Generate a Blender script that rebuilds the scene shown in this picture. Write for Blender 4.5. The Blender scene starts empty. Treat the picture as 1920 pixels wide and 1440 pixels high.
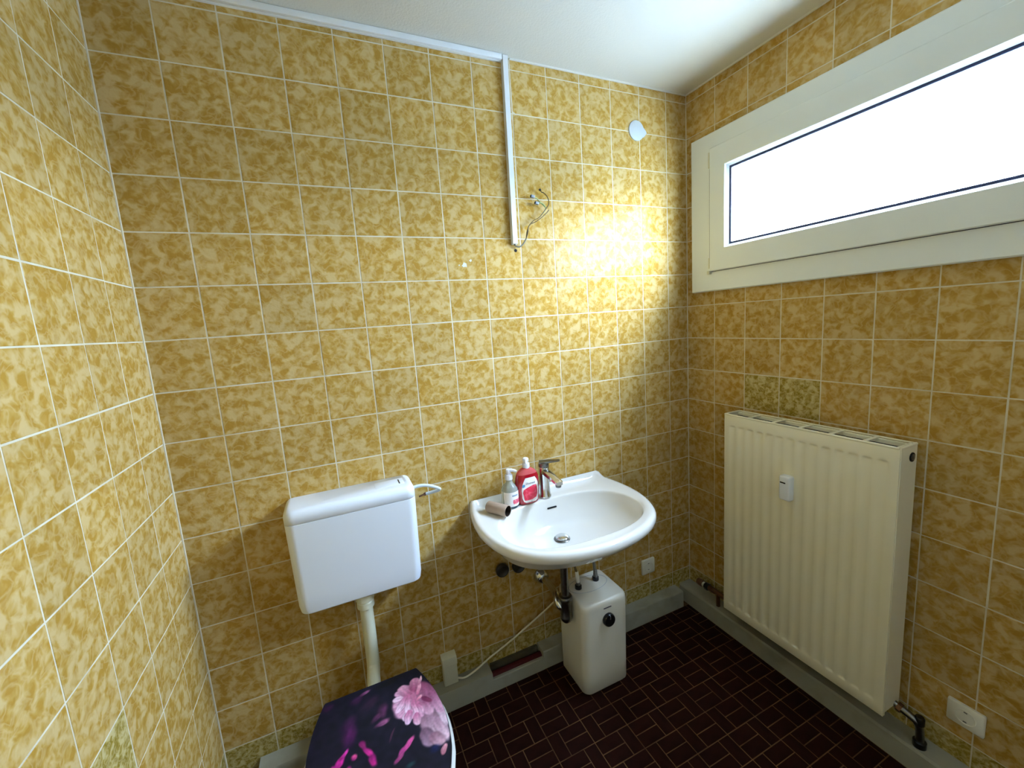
import bpy, bmesh, math, random
from mathutils import Vector, Matrix, noise
R = random.Random(7)
PI = math.pi
scene = bpy.context.scene
COL = scene.collection

# ------------------------------------------------------------------ camera
cam_d = bpy.data.cameras.new('camera'); cam = bpy.data.objects.new('camera', cam_d); COL.objects.link(cam)
CR = Matrix(((0.9100550385, 0.1198763566, -0.3967738475), (-0.4088402735, 0.1021378387, -0.9068723685), (-0.0681869322, 0.9875208965, 0.1419613371)))
CAMLOC = Vector((0.479, -1.494, 1.493))
FPX, CX, CY = 771.58, 964.13, 714.05
cam.matrix_world = Matrix.Translation(CAMLOC) @ CR.to_4x4()
cam_d.sensor_width = 36; cam_d.lens = FPX / 1920 * 36
cam_d.shift_x = -(CX - 960) / 1920; cam_d.shift_y = (CY - 720) / 1920
cam_d.clip_start = 0.02
scene.camera = cam
# ------------------------------------------------------------------ world, light, exposure
SKY = 235.0
w = bpy.data.worlds.new('overcast_sky'); scene.world = w; w.use_nodes = True
nt = w.node_tree; nt.nodes.clear()
o = nt.nodes.new('ShaderNodeOutputWorld'); b = nt.nodes.new('ShaderNodeBackground')
tc = nt.nodes.new('ShaderNodeTexCoord'); sx = nt.nodes.new('ShaderNodeSeparateXYZ'); rp = nt.nodes.new('ShaderNodeValToRGB')
nt.links.new(tc.outputs['Generated'], sx.inputs[0])
mp = nt.nodes.new('ShaderNodeMapRange'); mp.inputs['From Min'].default_value = -1
nt.links.new(sx.outputs['Z'], mp.inputs['Value']); nt.links.new(mp.outputs[0], rp.inputs[0])
rp.color_ramp.elements[0].position = 0.49; rp.color_ramp.elements[0].color = (0.07, 0.10, 0.14, 1)   # ground
rp.color_ramp.elements[1].position = 1.0; rp.color_ramp.elements[1].color = (0.80, 0.97, 1.20, 1)     # zenith of an overcast sky
hz = rp.color_ramp.elements.new(0.51); hz.color = (0.30, 0.37, 0.45, 1)                                 # horizon
nt.links.new(rp.outputs[0], b.inputs['Color']); b.inputs['Strength'].default_value = SKY
nt.links.new(b.outputs[0], o.inputs['Surface'])
def area(name, loc, rot, sx_, sy_, power, color, portal=False):
    l = bpy.data.lights.new(name, 'AREA'); l.shape = 'RECTANGLE'; l.size = sx_; l.size_y = sy_; l.energy = power; l.color = color
    if portal: l.cycles.is_portal = True
    ob = bpy.data.objects.new(name, l); ob.location = loc; ob.rotation_euler = rot; COL.objects.link(ob); return ob
# daylight comes in through the window opening (sampling portal of the sky, gives no light of its own)
area('window_portal', (2.205, -0.78, 1.905), (0, PI / 2, 0), 0.50, 1.26, 1, (1, 1, 1), True)
vs = scene.view_settings
vs.view_transform = 'Standard'; vs.look = 'None'; vs.gamma = 1; vs.use_curve_mapping = False; vs.exposure = 0.0
scene.cycles.use_denoising = True
scene.cycles.max_bounces = 10; scene.cycles.diffuse_bounces = 7; scene.cycles.glossy_bounces = 4
scene.cycles.transparent_max_bounces = 12; scene.cycles.transmission_bounces = 8
scene.cycles.caustics_reflective = False; scene.cycles.caustics_refractive = False
scene.cycles.sample_clamp_indirect = 8

# ------------------------------------------------------------------ materials
def lin(c):
    return tuple((x / 255 / 12.92) if x / 255 <= 0.04045 else ((x / 255 + 0.055) / 1.055) ** 2.4 for x in c) + (1,)
def mat(name, col, rough=0.4, metal=0, spec=0.5, bump=None, coat=0, var=None, **kw):
    """col in sRGB 0-255; bump=(scale, distance); var=(scale, second colour, amount)"""
    m = bpy.data.materials.new(name); m.use_nodes = True
    n = m.node_tree; p = n.nodes['Principled BSDF']
    p.inputs['Base Color'].default_value = lin(col); p.inputs['Roughness'].default_value = rough
    p.inputs['Metallic'].default_value = metal; p.inputs['Specular IOR Level'].default_value = spec
    p.inputs['Coat Weight'].default_value = coat
    for k, v in kw.items(): p.inputs[k.replace('_', ' ')].default_value = v
    tcn = n.nodes.new('ShaderNodeTexCoord')
    if var:
        nz = n.nodes.new('ShaderNodeTexNoise'); nz.inputs['Scale'].default_value = var[0]; nz.inputs['Detail'].default_value = 4
        n.links.new(tcn.outputs['Object'], nz.inputs['Vector'])
        cr = n.nodes.new('ShaderNodeValToRGB'); cr.color_ramp.elements[0].color = lin(col); cr.color_ramp.elements[1].color = lin(var[1])
        cr.color_ramp.elements[0].position = var[2]; cr.color_ramp.elements[1].position = min(1, var[2] + 0.3)
        n.links.new(nz.outputs['Fac'], cr.inputs[0]); n.links.new(cr.outputs[0], p.inputs['Base Color'])
    if bump:
        nz = n.nodes.new('ShaderNodeTexNoise'); nz.inputs['Scale'].default_value = bump[0]; nz.inputs['Detail'].default_value = 3
        n.links.new(tcn.outputs['Object'], nz.inputs['Vector'])
        bp = n.nodes.new('ShaderNodeBump'); bp.inputs['Distance'].default_value = bump[1]; bp.inputs['Strength'].default_value = 1
        n.links.new(nz.outputs['Fac'], bp.inputs['Height']); n.links.new(bp.outputs[0], p.inputs['Normal'])
    return m

def tile_mat(name, dark, mid, light, scale, rip=0.0006):
    m = bpy.data.materials.new(name); m.use_nodes = True
    n = m.node_tree; p = n.nodes['Principled BSDF']; N = n.nodes; Lk = n.links.new
    tcn = N.new('ShaderNodeTexCoord'); oi = N.new('ShaderNodeObjectInfo')
    mul = N.new('ShaderNodeMath'); mul.operation = 'MULTIPLY'; mul.inputs[1].default_value = 37.0; Lk(oi.outputs['Random'], mul.inputs[0])
    add = N.new('ShaderNodeVectorMath'); add.operation = 'ADD'; Lk(tcn.outputs['Object'], add.inputs[0])
    cmb = N.new('ShaderNodeCombineXYZ'); Lk(mul.outputs[0], cmb.inputs[2]); Lk(mul.outputs[0], cmb.inputs[0]); Lk(cmb.outputs[0], add.inputs[1])
    n1 = N.new('ShaderNodeTexNoise'); n1.inputs['Scale'].default_value = scale; n1.inputs['Detail'].default_value = 2.6
    n1.inputs['Roughness'].default_value = 0.5; n1.inputs['Distortion'].default_value = 0.45; Lk(add.outputs[0], n1.inputs['Vector'])
    # light veins where a second noise crosses its middle value
    n2 = N.new('ShaderNodeTexNoise'); n2.inputs['Scale'].default_value = scale * 0.8; n2.inputs['Detail'].default_value = 2.5
    n2.inputs['Distortion'].default_value = 0.7; Lk(add.outputs[0], n2.inputs['Vector'])
    sb = N.new('ShaderNodeMath'); sb.operation = 'SUBTRACT'; sb.inputs[1].default_value = 0.5; Lk(n2.outputs['Fac'], sb.inputs[0])
    ab = N.new('ShaderNodeMath'); ab.operation = 'ABSOLUTE'; Lk(sb.outputs[0], ab.inputs[0])
    vn = N.new('ShaderNodeMapRange'); vn.inputs['From Min'].default_value = 0.0; vn.inputs['From Max'].default_value = 0.07
    vn.inputs['To Min'].default_value = 0.5; vn.inputs['To Max'].default_value = 0.0; Lk(ab.outputs[0], vn.inputs['Value'])
    cr = N.new('ShaderNodeValToRGB'); e = cr.color_ramp.elements
    e[0].position = 0.40; e[0].color = lin(dark); e[1].position = 0.62; e[1].color = lin(light)
    k = e.new(0.50); k.color = lin(mid); Lk(n1.outputs['Fac'], cr.inputs[0])
    mx = N.new('ShaderNodeMix'); mx.data_type = 'RGBA'; Lk(vn.outputs[0], mx.inputs['Factor'])
    Lk(cr.outputs[0], mx.inputs[6]); mx.inputs[7].default_value = lin(light)
    hs = N.new('ShaderNodeHueSaturation')
    vr = N.new('ShaderNodeMapRange'); vr.inputs['To Min'].default_value = 0.93; vr.inputs['To Max'].default_value = 1.06
    Lk(oi.outputs['Random'], vr.inputs['Value']); Lk(vr.outputs[0], hs.inputs['Value']); Lk(mx.outputs[2], hs.inputs['Color'])
    Lk(hs.outputs[0], p.inputs['Base Color'])
    p.inputs['Roughness'].default_value = 0.13; p.inputs['Specular IOR Level'].default_value = 0.05
    n3 = N.new('ShaderNodeTexNoise'); n3.inputs['Scale'].default_value = 115; n3.inputs['Detail'].default_value = 1.5; Lk(add.outputs[0], n3.inputs['Vector'])
    n4 = N.new('ShaderNodeTexNoise'); n4.inputs['Scale'].default_value = 14; n4.inputs['Detail'].default_value = 1; Lk(add.outputs[0], n4.inputs['Vector'])
    b1 = N.new('ShaderNodeBump'); b1.inputs['Distance'].default_value = rip; Lk(n3.outputs['Fac'], b1.inputs['Height'])
    b2 = N.new('ShaderNodeBump'); b2.inputs['Distance'].default_value = 0.0009; Lk(n4.outputs['Fac'], b2.inputs['Height'])
    Lk(b1.outputs[0], b2.inputs['Normal']); Lk(b2.outputs[0], p.inputs['Normal'])
    return m
M = {}
M['tile'] = tile_mat('ochre_marbled_tile', (160, 123, 50), (172, 139, 71), (186, 160, 109), 38)
M['tile_b'] = tile_mat('olive_mottled_tile', (132, 112, 42), (154, 133, 66), (182, 165, 115), 66)
M['grout'] = mat('cream_grout', (206, 198, 176), 0.9, spec=0.1, bump=(300, 0.0006), var=(12, (184, 172, 144), 0.45))
M['ceiling'] = mat('ceiling_paint', (214, 212, 200), 0.9, bump=(160, 0.001))
M['brick'] = mat('oxblood_clinker', (36, 13, 7), 0.8, spec=0.06, bump=(90, 0.0006), var=(18, (26, 9, 5), 0.45))
M['fgrout'] = mat('brown_floor_grout', (100, 74, 48), 0.95, spec=0.1, bump=(200, 0.0008), var=(9, (66, 46, 30), 0.42))
M['ledge'] = mat('grey_painted_plinth', (150, 148, 132), 0.6, spec=0.25, bump=(60, 0.001), var=(7, (122, 119, 102), 0.5))
M['pvc'] = mat('white_window_plastic', (222, 227, 224), 0.3)
M['bead'] = mat('white_glazing_bead', (200, 204, 206), 0.25)
M['gasket'] = mat('dark_gasket', (22, 34, 70), 0.6)
M['ceramic'] = mat('white_ceramic', (216, 214, 208), 0.08, spec=0.6, coat=0.3)
M['cistern'] = mat('white_cistern_plastic', (226, 231, 238), 0.28)
M['plastic'] = mat('white_plastic', (222, 220, 208), 0.35)
M['oldplastic'] = mat('yellowed_white_plastic', (205, 204, 182), 0.4)
M['hpipe'] = mat('yellowed_flush_pipe', (214, 214, 190), 0.35)
M['radiator'] = mat('cream_radiator_enamel', (226, 220, 194), 0.38, bump=(25, 0.0004))
M['fin'] = mat('shade_dark_radiator_sheet', (44, 38, 30), 0.9, spec=0.1, var=(30, (30, 26, 20), 0.5))  # dark colour puts the shade of the grille openings into the sheet metal
M['chrome'] = mat('chrome', (215, 218, 220), 0.16, metal=1)
M['dchrome'] = mat('dull_chrome', (128, 128, 126), 0.28, metal=1, var=(40, (90, 88, 84), 0.5))
M['steel'] = mat('braided_steel', (120, 118, 110), 0.4, metal=0.8, bump=(900, 0.001))
M['black'] = mat('black_plastic', (12, 12, 15), 0.3)
M['hole'] = mat('dark_hole', (6, 5, 4), 0.9)
M['brass'] = mat('tarnished_brass', (104, 72, 50), 0.4, metal=0.7, var=(60, (70, 40, 30), 0.5))
M['redpipe'] = mat('dark_red_painted_pipe', (66, 9, 12), 0.6, spec=0.2)
M['void'] = mat('bare_channel_mortar', (74, 68, 48), 0.9, bump=(80, 0.002), var=(25, (48, 42, 30), 0.5))
M['card'] = mat('brown_cardboard', (158, 136, 118), 0.9, bump=(120, 0.0004))
M['redliq'] = mat('red_soap_bottle', (150, 2, 22), 0.15, coat=0.4)
M['valveknob'] = mat('dark_tarnished_metal', (58, 54, 50), 0.35, metal=0.6)
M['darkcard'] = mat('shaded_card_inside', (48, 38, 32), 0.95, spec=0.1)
M['pump'] = mat('white_pump_plastic', (226, 226, 236), 0.3)
M['label'] = mat('white_label', (236, 232, 230), 0.4)
M['label_red'] = mat('red_label_print', (205, 28, 62), 0.4, var=(90, (236, 110, 130), 0.5))
M['label_dark'] = mat('dark_label_print', (70, 66, 78), 0.5)
M['label_blue'] = mat('blue_label_dot', (70, 140, 190), 0.4)
M['label_grey'] = mat('grey_label_band', (140, 152, 168), 0.5)
M['label_pink'] = mat('pink_label_print', (206, 70, 96), 0.5, var=(220, (240, 200, 205), 0.5))
M['navy'] = mat('navy_bottle_foot', (34, 54, 66), 0.3)
M['wirebrown'] = mat('brown_wire', (92, 74, 32), 0.5)
M['wiregreen'] = mat('pale_green_wire', (140, 156, 100), 0.5)
M['wiregrey'] = mat('grey_cable_sheath', (112, 106, 88), 0.5)
M['terminal'] = mat('grey_terminal', (128, 134, 140), 0.4)
M['cap'] = mat('white_wall_cap', (200, 208, 210), 0.5)
M['duct'] = mat('white_cable_duct', (230, 233, 232), 0.4)
M['cable'] = mat('cream_cable', (222, 216, 190), 0.45)
M['hallway'] = mat('hallway_plaster', (214, 204, 186), 0.9, bump=(80, 0.001))
M['bouncepaint'] = mat('white_bounce_paint', (225, 222, 214), 0.4)  # white chosen to bounce light back from behind the camera
# ornamental glass: lets the sky through and scatters some of it
def see_through(name, tint, amount):
    m = bpy.data.materials.new(name); m.use_nodes = True; n = m.node_tree; p = n.nodes['Principled BSDF']; out = n.nodes['Material Output']
    p.inputs['Base Color'].default_value = lin(tint); p.inputs['Roughness'].default_value = 0.08
    tr = n.nodes.new('ShaderNodeBsdfTransparent'); tr.inputs['Color'].default_value = lin(tint); mx = n.nodes.new('ShaderNodeMixShader')
    mx.inputs[0].default_value = amount; n.links.new(p.outputs[0], mx.inputs[1]); n.links.new(tr.outputs[0], mx.inputs[2]); n.links.new(mx.outputs[0], out.inputs['Surface'])
    return m
M['clear'] = see_through('clear_plastic', (228, 236, 230), 0.72)
M['pinkclear'] = see_through('clear_red_tint', (240, 120, 120), 0.55)
g = bpy.data.materials.new('ornamental_glass'); g.use_nodes = True; n = g.node_tree; n.nodes.clear()
out = n.nodes.new('ShaderNodeOutputMaterial'); tr = n.nodes.new('ShaderNodeBsdfTransparent'); tl = n.nodes.new('ShaderNodeBsdfTranslucent')
gl = n.nodes.new('ShaderNodeBsdfGlossy'); m1 = n.nodes.new('ShaderNodeMixShader'); m2 = n.nodes.new('ShaderNodeMixShader'); m2.inputs[0].default_value = 0.05
tcn = n.nodes.new('ShaderNodeTexCoord'); vo = n.nodes.new('ShaderNodeTexVoronoi'); vo.inputs['Scale'].default_value = 130; vo.inputs['Randomness'].default_value = 0.15
n.links.new(tcn.outputs['Object'], vo.inputs['Vector'])
cr = n.nodes.new('ShaderNodeValToRGB'); cr.color_ramp.elements[0].color = (0.97, 0.99, 1, 1); cr.color_ramp.elements[1].color = (0.72, 0.78, 0.85, 1)
cr.color_ramp.elements[0].position = 0.2; cr.color_ramp.elements[1].position = 0.7
n.links.new(vo.outputs['Distance'], cr.inputs[0]); n.links.new(cr.outputs[0], tr.inputs['Color'])
tl.inputs['Color'].default_value = (0.9, 0.95, 1, 1); gl.inputs['Roughness'].default_value = 0.2
m1.inputs[0].default_value = 0.22; n.links.new(tr.outputs[0], m1.inputs[1]); n.links.new(tl.outputs[0], m1.inputs[2])
n.links.new(m1.outputs[0], m2.inputs[1]); n.links.new(gl.outputs[0], m2.inputs[2]); n.links.new(m2.outputs[0], out.inputs['Surface'])
M['glass'] = g
# printed floral lid film: colours stored per vertex, it is flat print on the lid
lm = bpy.data.materials.new('floral_lid_print'); lm.use_nodes = True; n = lm.node_tree; p = n.nodes['Principled BSDF']
at = n.nodes.new('ShaderNodeVertexColor'); at.layer_name = 'print'; n.links.new(at.outputs['Color'], p.inputs['Base Color'])
p.inputs['Roughness'].default_value = 0.5; p.inputs['Specular IOR Level'].default_value = 0.2
M['lid'] = lm

# ------------------------------------------------------------------ mesh helpers
WL = {}
def wl(ob): return WL.get(ob.name, Vector((0, 0, 0)))
def put(name, bm, m, parent=None, loc=(0, 0, 0), smooth=True, angle=40):
    """bm holds world coordinates; the object's origin goes to loc (or to its parent's origin)"""
    org = wl(parent) if parent else Vector(loc)
    bmesh.ops.recalc_face_normals(bm, faces=bm.faces[:])
    bmesh.ops.translate(bm, verts=bm.verts[:], vec=-org)
    me = bpy.data.meshes.new(name); bm.to_mesh(me); bm.free()
    for mm in (m if isinstance(m, (list, tuple)) else [m]): me.materials.append(M[mm])
    if smooth:
        for f in me.polygons: f.use_smooth = True
        me.set_sharp_from_angle(angle=math.radians(angle))
    ob = bpy.data.objects.new(name, me); COL.objects.link(ob)
    if parent: ob.parent = parent
    else: ob.location = org
    WL[ob.name] = org
    return ob
def thing(name, label, cat, loc, group=None):
    o = bpy.data.objects.new(name, None); COL.objects.link(o); o.location = loc; o.empty_display_size = 0.02
    o['label'] = label; o['category'] = cat
    if group: o['group'] = group
    WL[o.name] = Vector(loc); return o
def tag(o, label, cat, group=None):
    o['label'] = label; o['category'] = cat
    if group: o['group'] = group
    return o
def struct(name, bm, m, parent=None, smooth=False):
    o = put(name, bm, m, parent, smooth=smooth)
    if not parent: o['kind'] = 'structure'
    return o
def NB(): return bmesh.new()
def box(bm, x0, x1, y0, y1, z0, z1, bev=0, seg=2):
    t = NB()
    bmesh.ops.create_cube(t, size=1)
    bmesh.ops.scale(t, verts=t.verts, vec=(abs(x1 - x0), abs(y1 - y0), abs(z1 - z0)))
    bmesh.ops.translate(t, verts=t.verts, vec=((x0 + x1) / 2, (y0 + y1) / 2, (z0 + z1) / 2))
    if bev: bmesh.ops.bevel(t, geom=t.edges[:], offset=bev, segments=seg, profile=0.5, affect='EDGES')
    merge(bm, t); return bm
def merge(bm, t, mx=None):
    if mx: bmesh.ops.transform(t, matrix=mx, verts=t.verts[:])
    me = bpy.data.meshes.new('tmp'); t.to_mesh(me); t.free(); bm.from_mesh(me); bpy.data.meshes.remove(me)
def frame_of(d):
    d = Vector(d).normalized(); a = Vector((0, 0, 1)) if abs(d.z) < 0.9 else Vector((1, 0, 0))
    u = d.cross(a).normalized(); return u, d.cross(u).normalized()
def lathe(bm, prof, o, d=(0, 0, 1), n=28, sx=1, sy=1):
    d = Vector(d).normalized(); o = Vector(o)
    if abs(d.z) > 0.99: u, v = Vector((1, 0, 0)), Vector((0, 1, 0))
    else: u, v = frame_of(d)
    rings = []
    for r, h in prof:
        rings.append([bm.verts.new(o + d * h + u * (math.cos(2 * PI * i / n) * r * sx) + v * (math.sin(2 * PI * i / n) * r * sy)) for i in range(n)])
    for a, b_ in zip(rings, rings[1:]):
        for i in range(n): bm.faces.new((a[i], a[(i + 1) % n], b_[(i + 1) % n], b_[i]))
    for q in (rings[0], rings[-1]): bm.faces.new(q)
    return bm
def spline(P, k=8):
    P = [Vector(p) for p in P]; Q = [2 * P[0] - P[1]] + P + [2 * P[-1] - P[-2]]; out = []
    for i in range(1, len(Q) - 2):
        p0, p1, p2, p3 = Q[i - 1:i + 3]
        for j in range(k):
            t = j / k
            out.append(0.5 * (2 * p1 + (p2 - p0) * t + (2 * p0 - 5 * p1 + 4 * p2 - p3) * t * t + (3 * p1 - p0 - 3 * p2 + p3) * t ** 3))
    out.append(P[-1]); return out
def tube(bm, P, r, n=10, k=8, curve=True):
    pts = spline(P, k) if curve and len(P) > 2 else [Vector(p) for p in P]
    u = frame_of(pts[1] - pts[0])[0]; rings = []
    for i, p in enumerate(pts):
        d = (pts[min(i + 1, len(pts) - 1)] - pts[max(i - 1, 0)]).normalized()
        u = (u - d * u.dot(d)).normalized(); v = d.cross(u)
        rr = r[min(i, len(r) - 1)] if isinstance(r, (list, tuple)) else r
        rings.append([bm.verts.new(p + u * math.cos(2 * PI * j / n) * rr + v * math.sin(2 * PI * j / n) * rr) for j in range(n)])
    for a, b_ in zip(rings, rings[1:]):
        for i in range(n): bm.faces.new((a[i], a[(i + 1) % n], b_[(i + 1) % n], b_[i]))
    bm.faces.new(rings[0]); bm.faces.new(rings[-1]); return bm
def loft(bm, rings, cap0=True, cap1=True):
    V = [[bm.verts.new(p) for p in r_] for r_ in rings]; n = len(V[0])
    for a, b_ in zip(V, V[1:]):
        for i in range(n): bm.faces.new((a[i], a[(i + 1) % n], b_[(i + 1) % n], b_[i]))
    if cap0: bm.faces.new(V[0])
    if cap1: bm.faces.new(V[-1])
    return bm
def rrect(x0, x1, y0, y1, r, z, k=6, rb=None):
    """rounded rectangle in xy; r for the two corners at y0 (front), rb at y1 (back)"""
    rb = r if rb is None else rb; P = []
    for cx_, cy_, a0, q in ((x1 - r, y0 + r, -90, r), (x1 - rb, y1 - rb, 0, rb), (x0 + rb, y1 - rb, 90, rb), (x0 + r, y0 + r, 180, r)):
        for i in range(k + 1):
            a = math.radians(a0 + 90 * i / k); P.append(Vector((cx_ + q * math.cos(a), cy_ + q * math.sin(a), z)))
    return P
def lerp(a, b_, t): return a + (b_ - a) * t
def interp(tab, x):
    if x <= tab[0][0]: return tab[0][1]
    for (a, fa), (c, fc) in zip(tab, tab[1:]):
        if x <= c:
            t = (x - a) / (c - a); return fa + (fc - fa) * t
    return tab[-1][1]

# ------------------------------------------------------------------ room shell
XR, ZC, YF = 2.069, 2.446, -2.0
T, ROW0 = 0.15, 2.108
def basis(nrm):
    nrm = Vector(nrm); v = Vector((0, 0, 1)); u = v.cross(nrm)
    return Matrix((u, v, nrm)).transposed()
tile_cache = {}
def tile_mesh(w_, h_, m, t=0.004, inset=0.0007, drop=0.0005):
    key = (round(w_, 4), round(h_, 4), m, t)
    if key in tile_cache: return tile_cache[key]
    a, c = w_ / 2, h_ / 2; vs_ = []
    for z, i in ((-t, 0), (-drop, 0), (0, inset)):
        vs_ += [(-a + i, -c + i, z), (a - i, -c + i, z), (a - i, c - i, z), (-a + i, c - i, z)]
    fs = [(8, 9, 10, 11)]
    for k in (0, 4):
        for i in range(4): fs.append((k + i, k + (i + 1) % 4, k + 4 + (i + 1) % 4, k + 4 + i))
    me = bpy.data.meshes.new('tile'); me.from_pydata(vs_, [], fs); me.materials.append(M[m]); me.update()
    tile_cache[key] = me; return me
def lay_tiles(parent, nrm, origin, us, vs_, special=(), holes=(), gap=0.0038):
    """us, vs_: joint positions along the wall and upwards; tiles between neighbours"""
    B = basis(nrm); nrm = Vector(nrm); u = B.col[0]
    for i, (a, b_) in enumerate(zip(us, us[1:])):
        for j, (c, d) in enumerate(zip(vs_, vs_[1:])):
            a_, b2, c_, d2 = a, b_, c, d; skip = False
            for (ha, hb, hc, hd) in holes:
                if a_ >= hb or b2 <= ha or c_ >= hd or d2 <= hc: continue
                if a_ >= ha - 1e-6 and b2 <= hb + 1e-6 and c_ >= hc and d2 <= hd: skip = True; break
                if d2 > hd: c_ = hd
                elif c_ < hc: d2 = hc
                elif a_ < ha: b2 = ha
                elif b2 > hb: a_ = hb
            if skip or b2 - a_ < 0.012 or d2 - c_ < 0.012: continue
            m = 'tile_b' if (i, j) in special or (None, j) in special else 'tile'
            ob = bpy.data.objects.new('tile', tile_mesh(b2 - a_ - gap, d2 - c_ - gap, m)); COL.objects.link(ob)
            pos = Vector(origin) + u * ((a_ + b2) / 2) + Vector((0, 0, (c_ + d2) / 2))
            pos += u * R.uniform(-.0003, .0003) + Vector((0, 0, R.uniform(-.0003, .0003)))
            tilt = Matrix.Rotation(R.gauss(0, 0.0022), 3, 'X') @ Matrix.Rotation(R.gauss(0, 0.0022), 3, 'Y')
            ob.matrix_world = Matrix.Translation(pos) @ (B @ tilt).to_4x4()
            ob.parent = parent
GZ = 0.0007
zr = sorted([ROW0 - T * k for k in range(-2, 15)] + [0.0, ZC]); zr = [z for z in zr if z >= 0]
# back wall
wb = struct('wall_back', box(NB(), -0.2, XR + 0.3, GZ, 0.16, -0.1, 2.6), 'grout')
xs = [T * k for k in range(14)] + [XR]
lay_tiles(wb, (0, -1, 0), (0, 0, 0), xs, zr, special={(None, 0), (None, 1)})
# left wall (u runs along +y, so positions are negative)
wlf = struct('wall_left', box(NB(), -0.16, -GZ, YF, GZ, -0.1, 2.6), 'grout')
ys = [0, -0.159] + [-0.159 - T * k for k in range(1, 13)]; ys = sorted([y for y in ys if y > YF] + [YF])
n_l = len(ys) - 1
jz = {round(z, 3): k for k, z in enumerate(zr)}
j9 = [k for k in range(len(zr) - 1) if abs(zr[k] - (ROW0 - T * 10)) < 1e-4][0]
lay_tiles(wlf, (1, 0, 0), (0, 0, 0), ys, zr, special={(n_l - 4, j9), (None, 0), (None, 1)})
# right wall with window opening, u runs along -y
HY0, HY1, HZ0, HZ1 = 0.16, 1.40, 1.66, 2.15
THK = 0.13
bm = NB()
box(bm, XR + GZ, XR + THK, YF, GZ, -0.1, HZ0); box(bm, XR + GZ, XR + THK, YF, GZ, HZ1, 2.6)
box(bm, XR + GZ, XR + THK, -HY0, GZ, HZ0, HZ1); box(bm, XR + GZ, XR + THK, YF, -HY1, HZ0, HZ1)
wr = struct('wall_right', bm, 'grout')
yr = [0, 0.153] + [0.153 + T * k for k in range(1, 13)]; yr = [y for y in yr if y < -YF] + [-YF]
j6 = [k for k in range(len(zr) - 1) if abs(zr[k] - (ROW0 - T * 7)) < 1e-4][0]
lay_tiles(wr, (-1, 0, 0), (XR, 0, 0), yr, zr, special={(2, j6), (3, j6), (None, 0), (None, 1)}, holes=[(HY0, HY1, HZ0, HZ1)])
# unseen wall behind the camera; white paint and closed door added for bounce light
bm = NB(); box(bm, -0.82, 0.45, YF - 0.12, YF, -0.1, 2.6); box(bm, 1.35, XR + 0.13, YF - 0.12, YF, -0.1, 2.6); box(bm, 0.45, 1.35, YF - 0.12, YF, 2.02, 2.6)
wf = struct('wall_front', bm, 'bouncepaint')
bm = NB(); box(bm, 0.38, 0.46, YF - 0.13, YF + 0.012, 0, 2.04); box(bm, 1.34, 1.42, YF - 0.13, YF + 0.012, 0, 2.04); box(bm, 0.38, 1.42, YF - 0.13, YF + 0.012, 2.01, 2.09)
dr = struct('door_1', bm, 'bouncepaint')
put('bounce_door_leaf', box(NB(), 0.462, 1.338, YF - 0.06, YF - 0.02, 0.006, 2.008, 0.002), 'bouncepaint', dr)  # unseen leaf added as a white bounce surface in the doorway
bm = NB(); box(bm, -0.7, XR + 0.13, -3.32, -3.2, 0, 2.6); box(bm, -0.82, -0.7, -3.3, YF - 0.12, 0, 2.6); box(bm, XR, XR + 0.13, -3.3, YF - 0.12, 0, 2.6)
struct('wall_hallway', bm, 'hallway')
bm = NB(); box(bm, -0.82, XR + 0.13, -3.32, YF, 2.446, 2.6); box(bm, -0.16, XR + THK, YF, 0.16, ZC, 2.6)
cl = struct('ceiling', bm, 'ceiling')
# floor: mortar bed + clinkers
bm = NB(); box(bm, -0.82, XR + 0.13, -3.32, 0.1, -0.12, -0.0016)
fl = struct('floor', bm, 'fgrout')
def in_view(x, y, z, mg=30):
    q = CR.transposed() @ (Vector((x, y, z)) - CAMLOC)
    if q.z > -0.05: return False
    px, py = CX + FPX * q.x / -q.z, CY - FPX * q.y / -q.z
    return -mg < px < 1920 + mg and -mg < py < 1440 + mg
rest = NB(); nb = 0
PY, PX, BW = 0.0953, 0.1431, 0.0477
X0, X1, Y0, Y1 = 0.0, 1.995, -0.06, YF
for k in range(-1, 21):
    yt = -0.1330 - PY * k; yb = yt - PY
    off = 1.594 if k % 2 == 0 else 1.546
    for c in range(-13, 5):
        v0 = off + PX * c
        rects = [(v0, v0 + BW, yb, yt), (v0 + BW, v0 + PX, yb, yb + PY / 2), (v0 + BW, v0 + PX, yb + PY / 2, yt)]
        for (a, b_, lo, hi) in rects:
            a, b_, lo, hi = max(a, X0), min(b_, X1), max(lo, Y1), min(hi, Y0)
            if b_ - a < 0.012 or hi - lo < 0.012: continue
            cx_, cy_, w_, h_ = (a + b_) / 2, (lo + hi) / 2, b_ - a - 0.0032, hi - lo - 0.0032
            if nb < 300 and in_view(cx_, cy_, 0) and not (cx_ < 0.62 and cy_ > -0.6):
                if h_ > w_: me, rot = tile_mesh(h_, w_, 'brick', 0.006, 0.0012, 0.0012), PI / 2
                else: me, rot = tile_mesh(w_, h_, 'brick', 0.006, 0.0012, 0.0012), 0
                ob = bpy.data.objects.new('brick', me); COL.objects.link(ob); nb += 1
                ob.location = (cx_, cy_, R.uniform(-0.0006, 0.0003)); ob.rotation_euler = (R.gauss(0, .003), R.gauss(0, .003), rot); ob.parent = fl
            else:
                box(rest, cx_ - w_ / 2, cx_ + w_ / 2, cy_ - h_ / 2, cy_ + h_ / 2, -0.006, 0)
ob = put('brick', rest, 'brick', fl, smooth=False); ob['kind'] = 'stuff'
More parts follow.
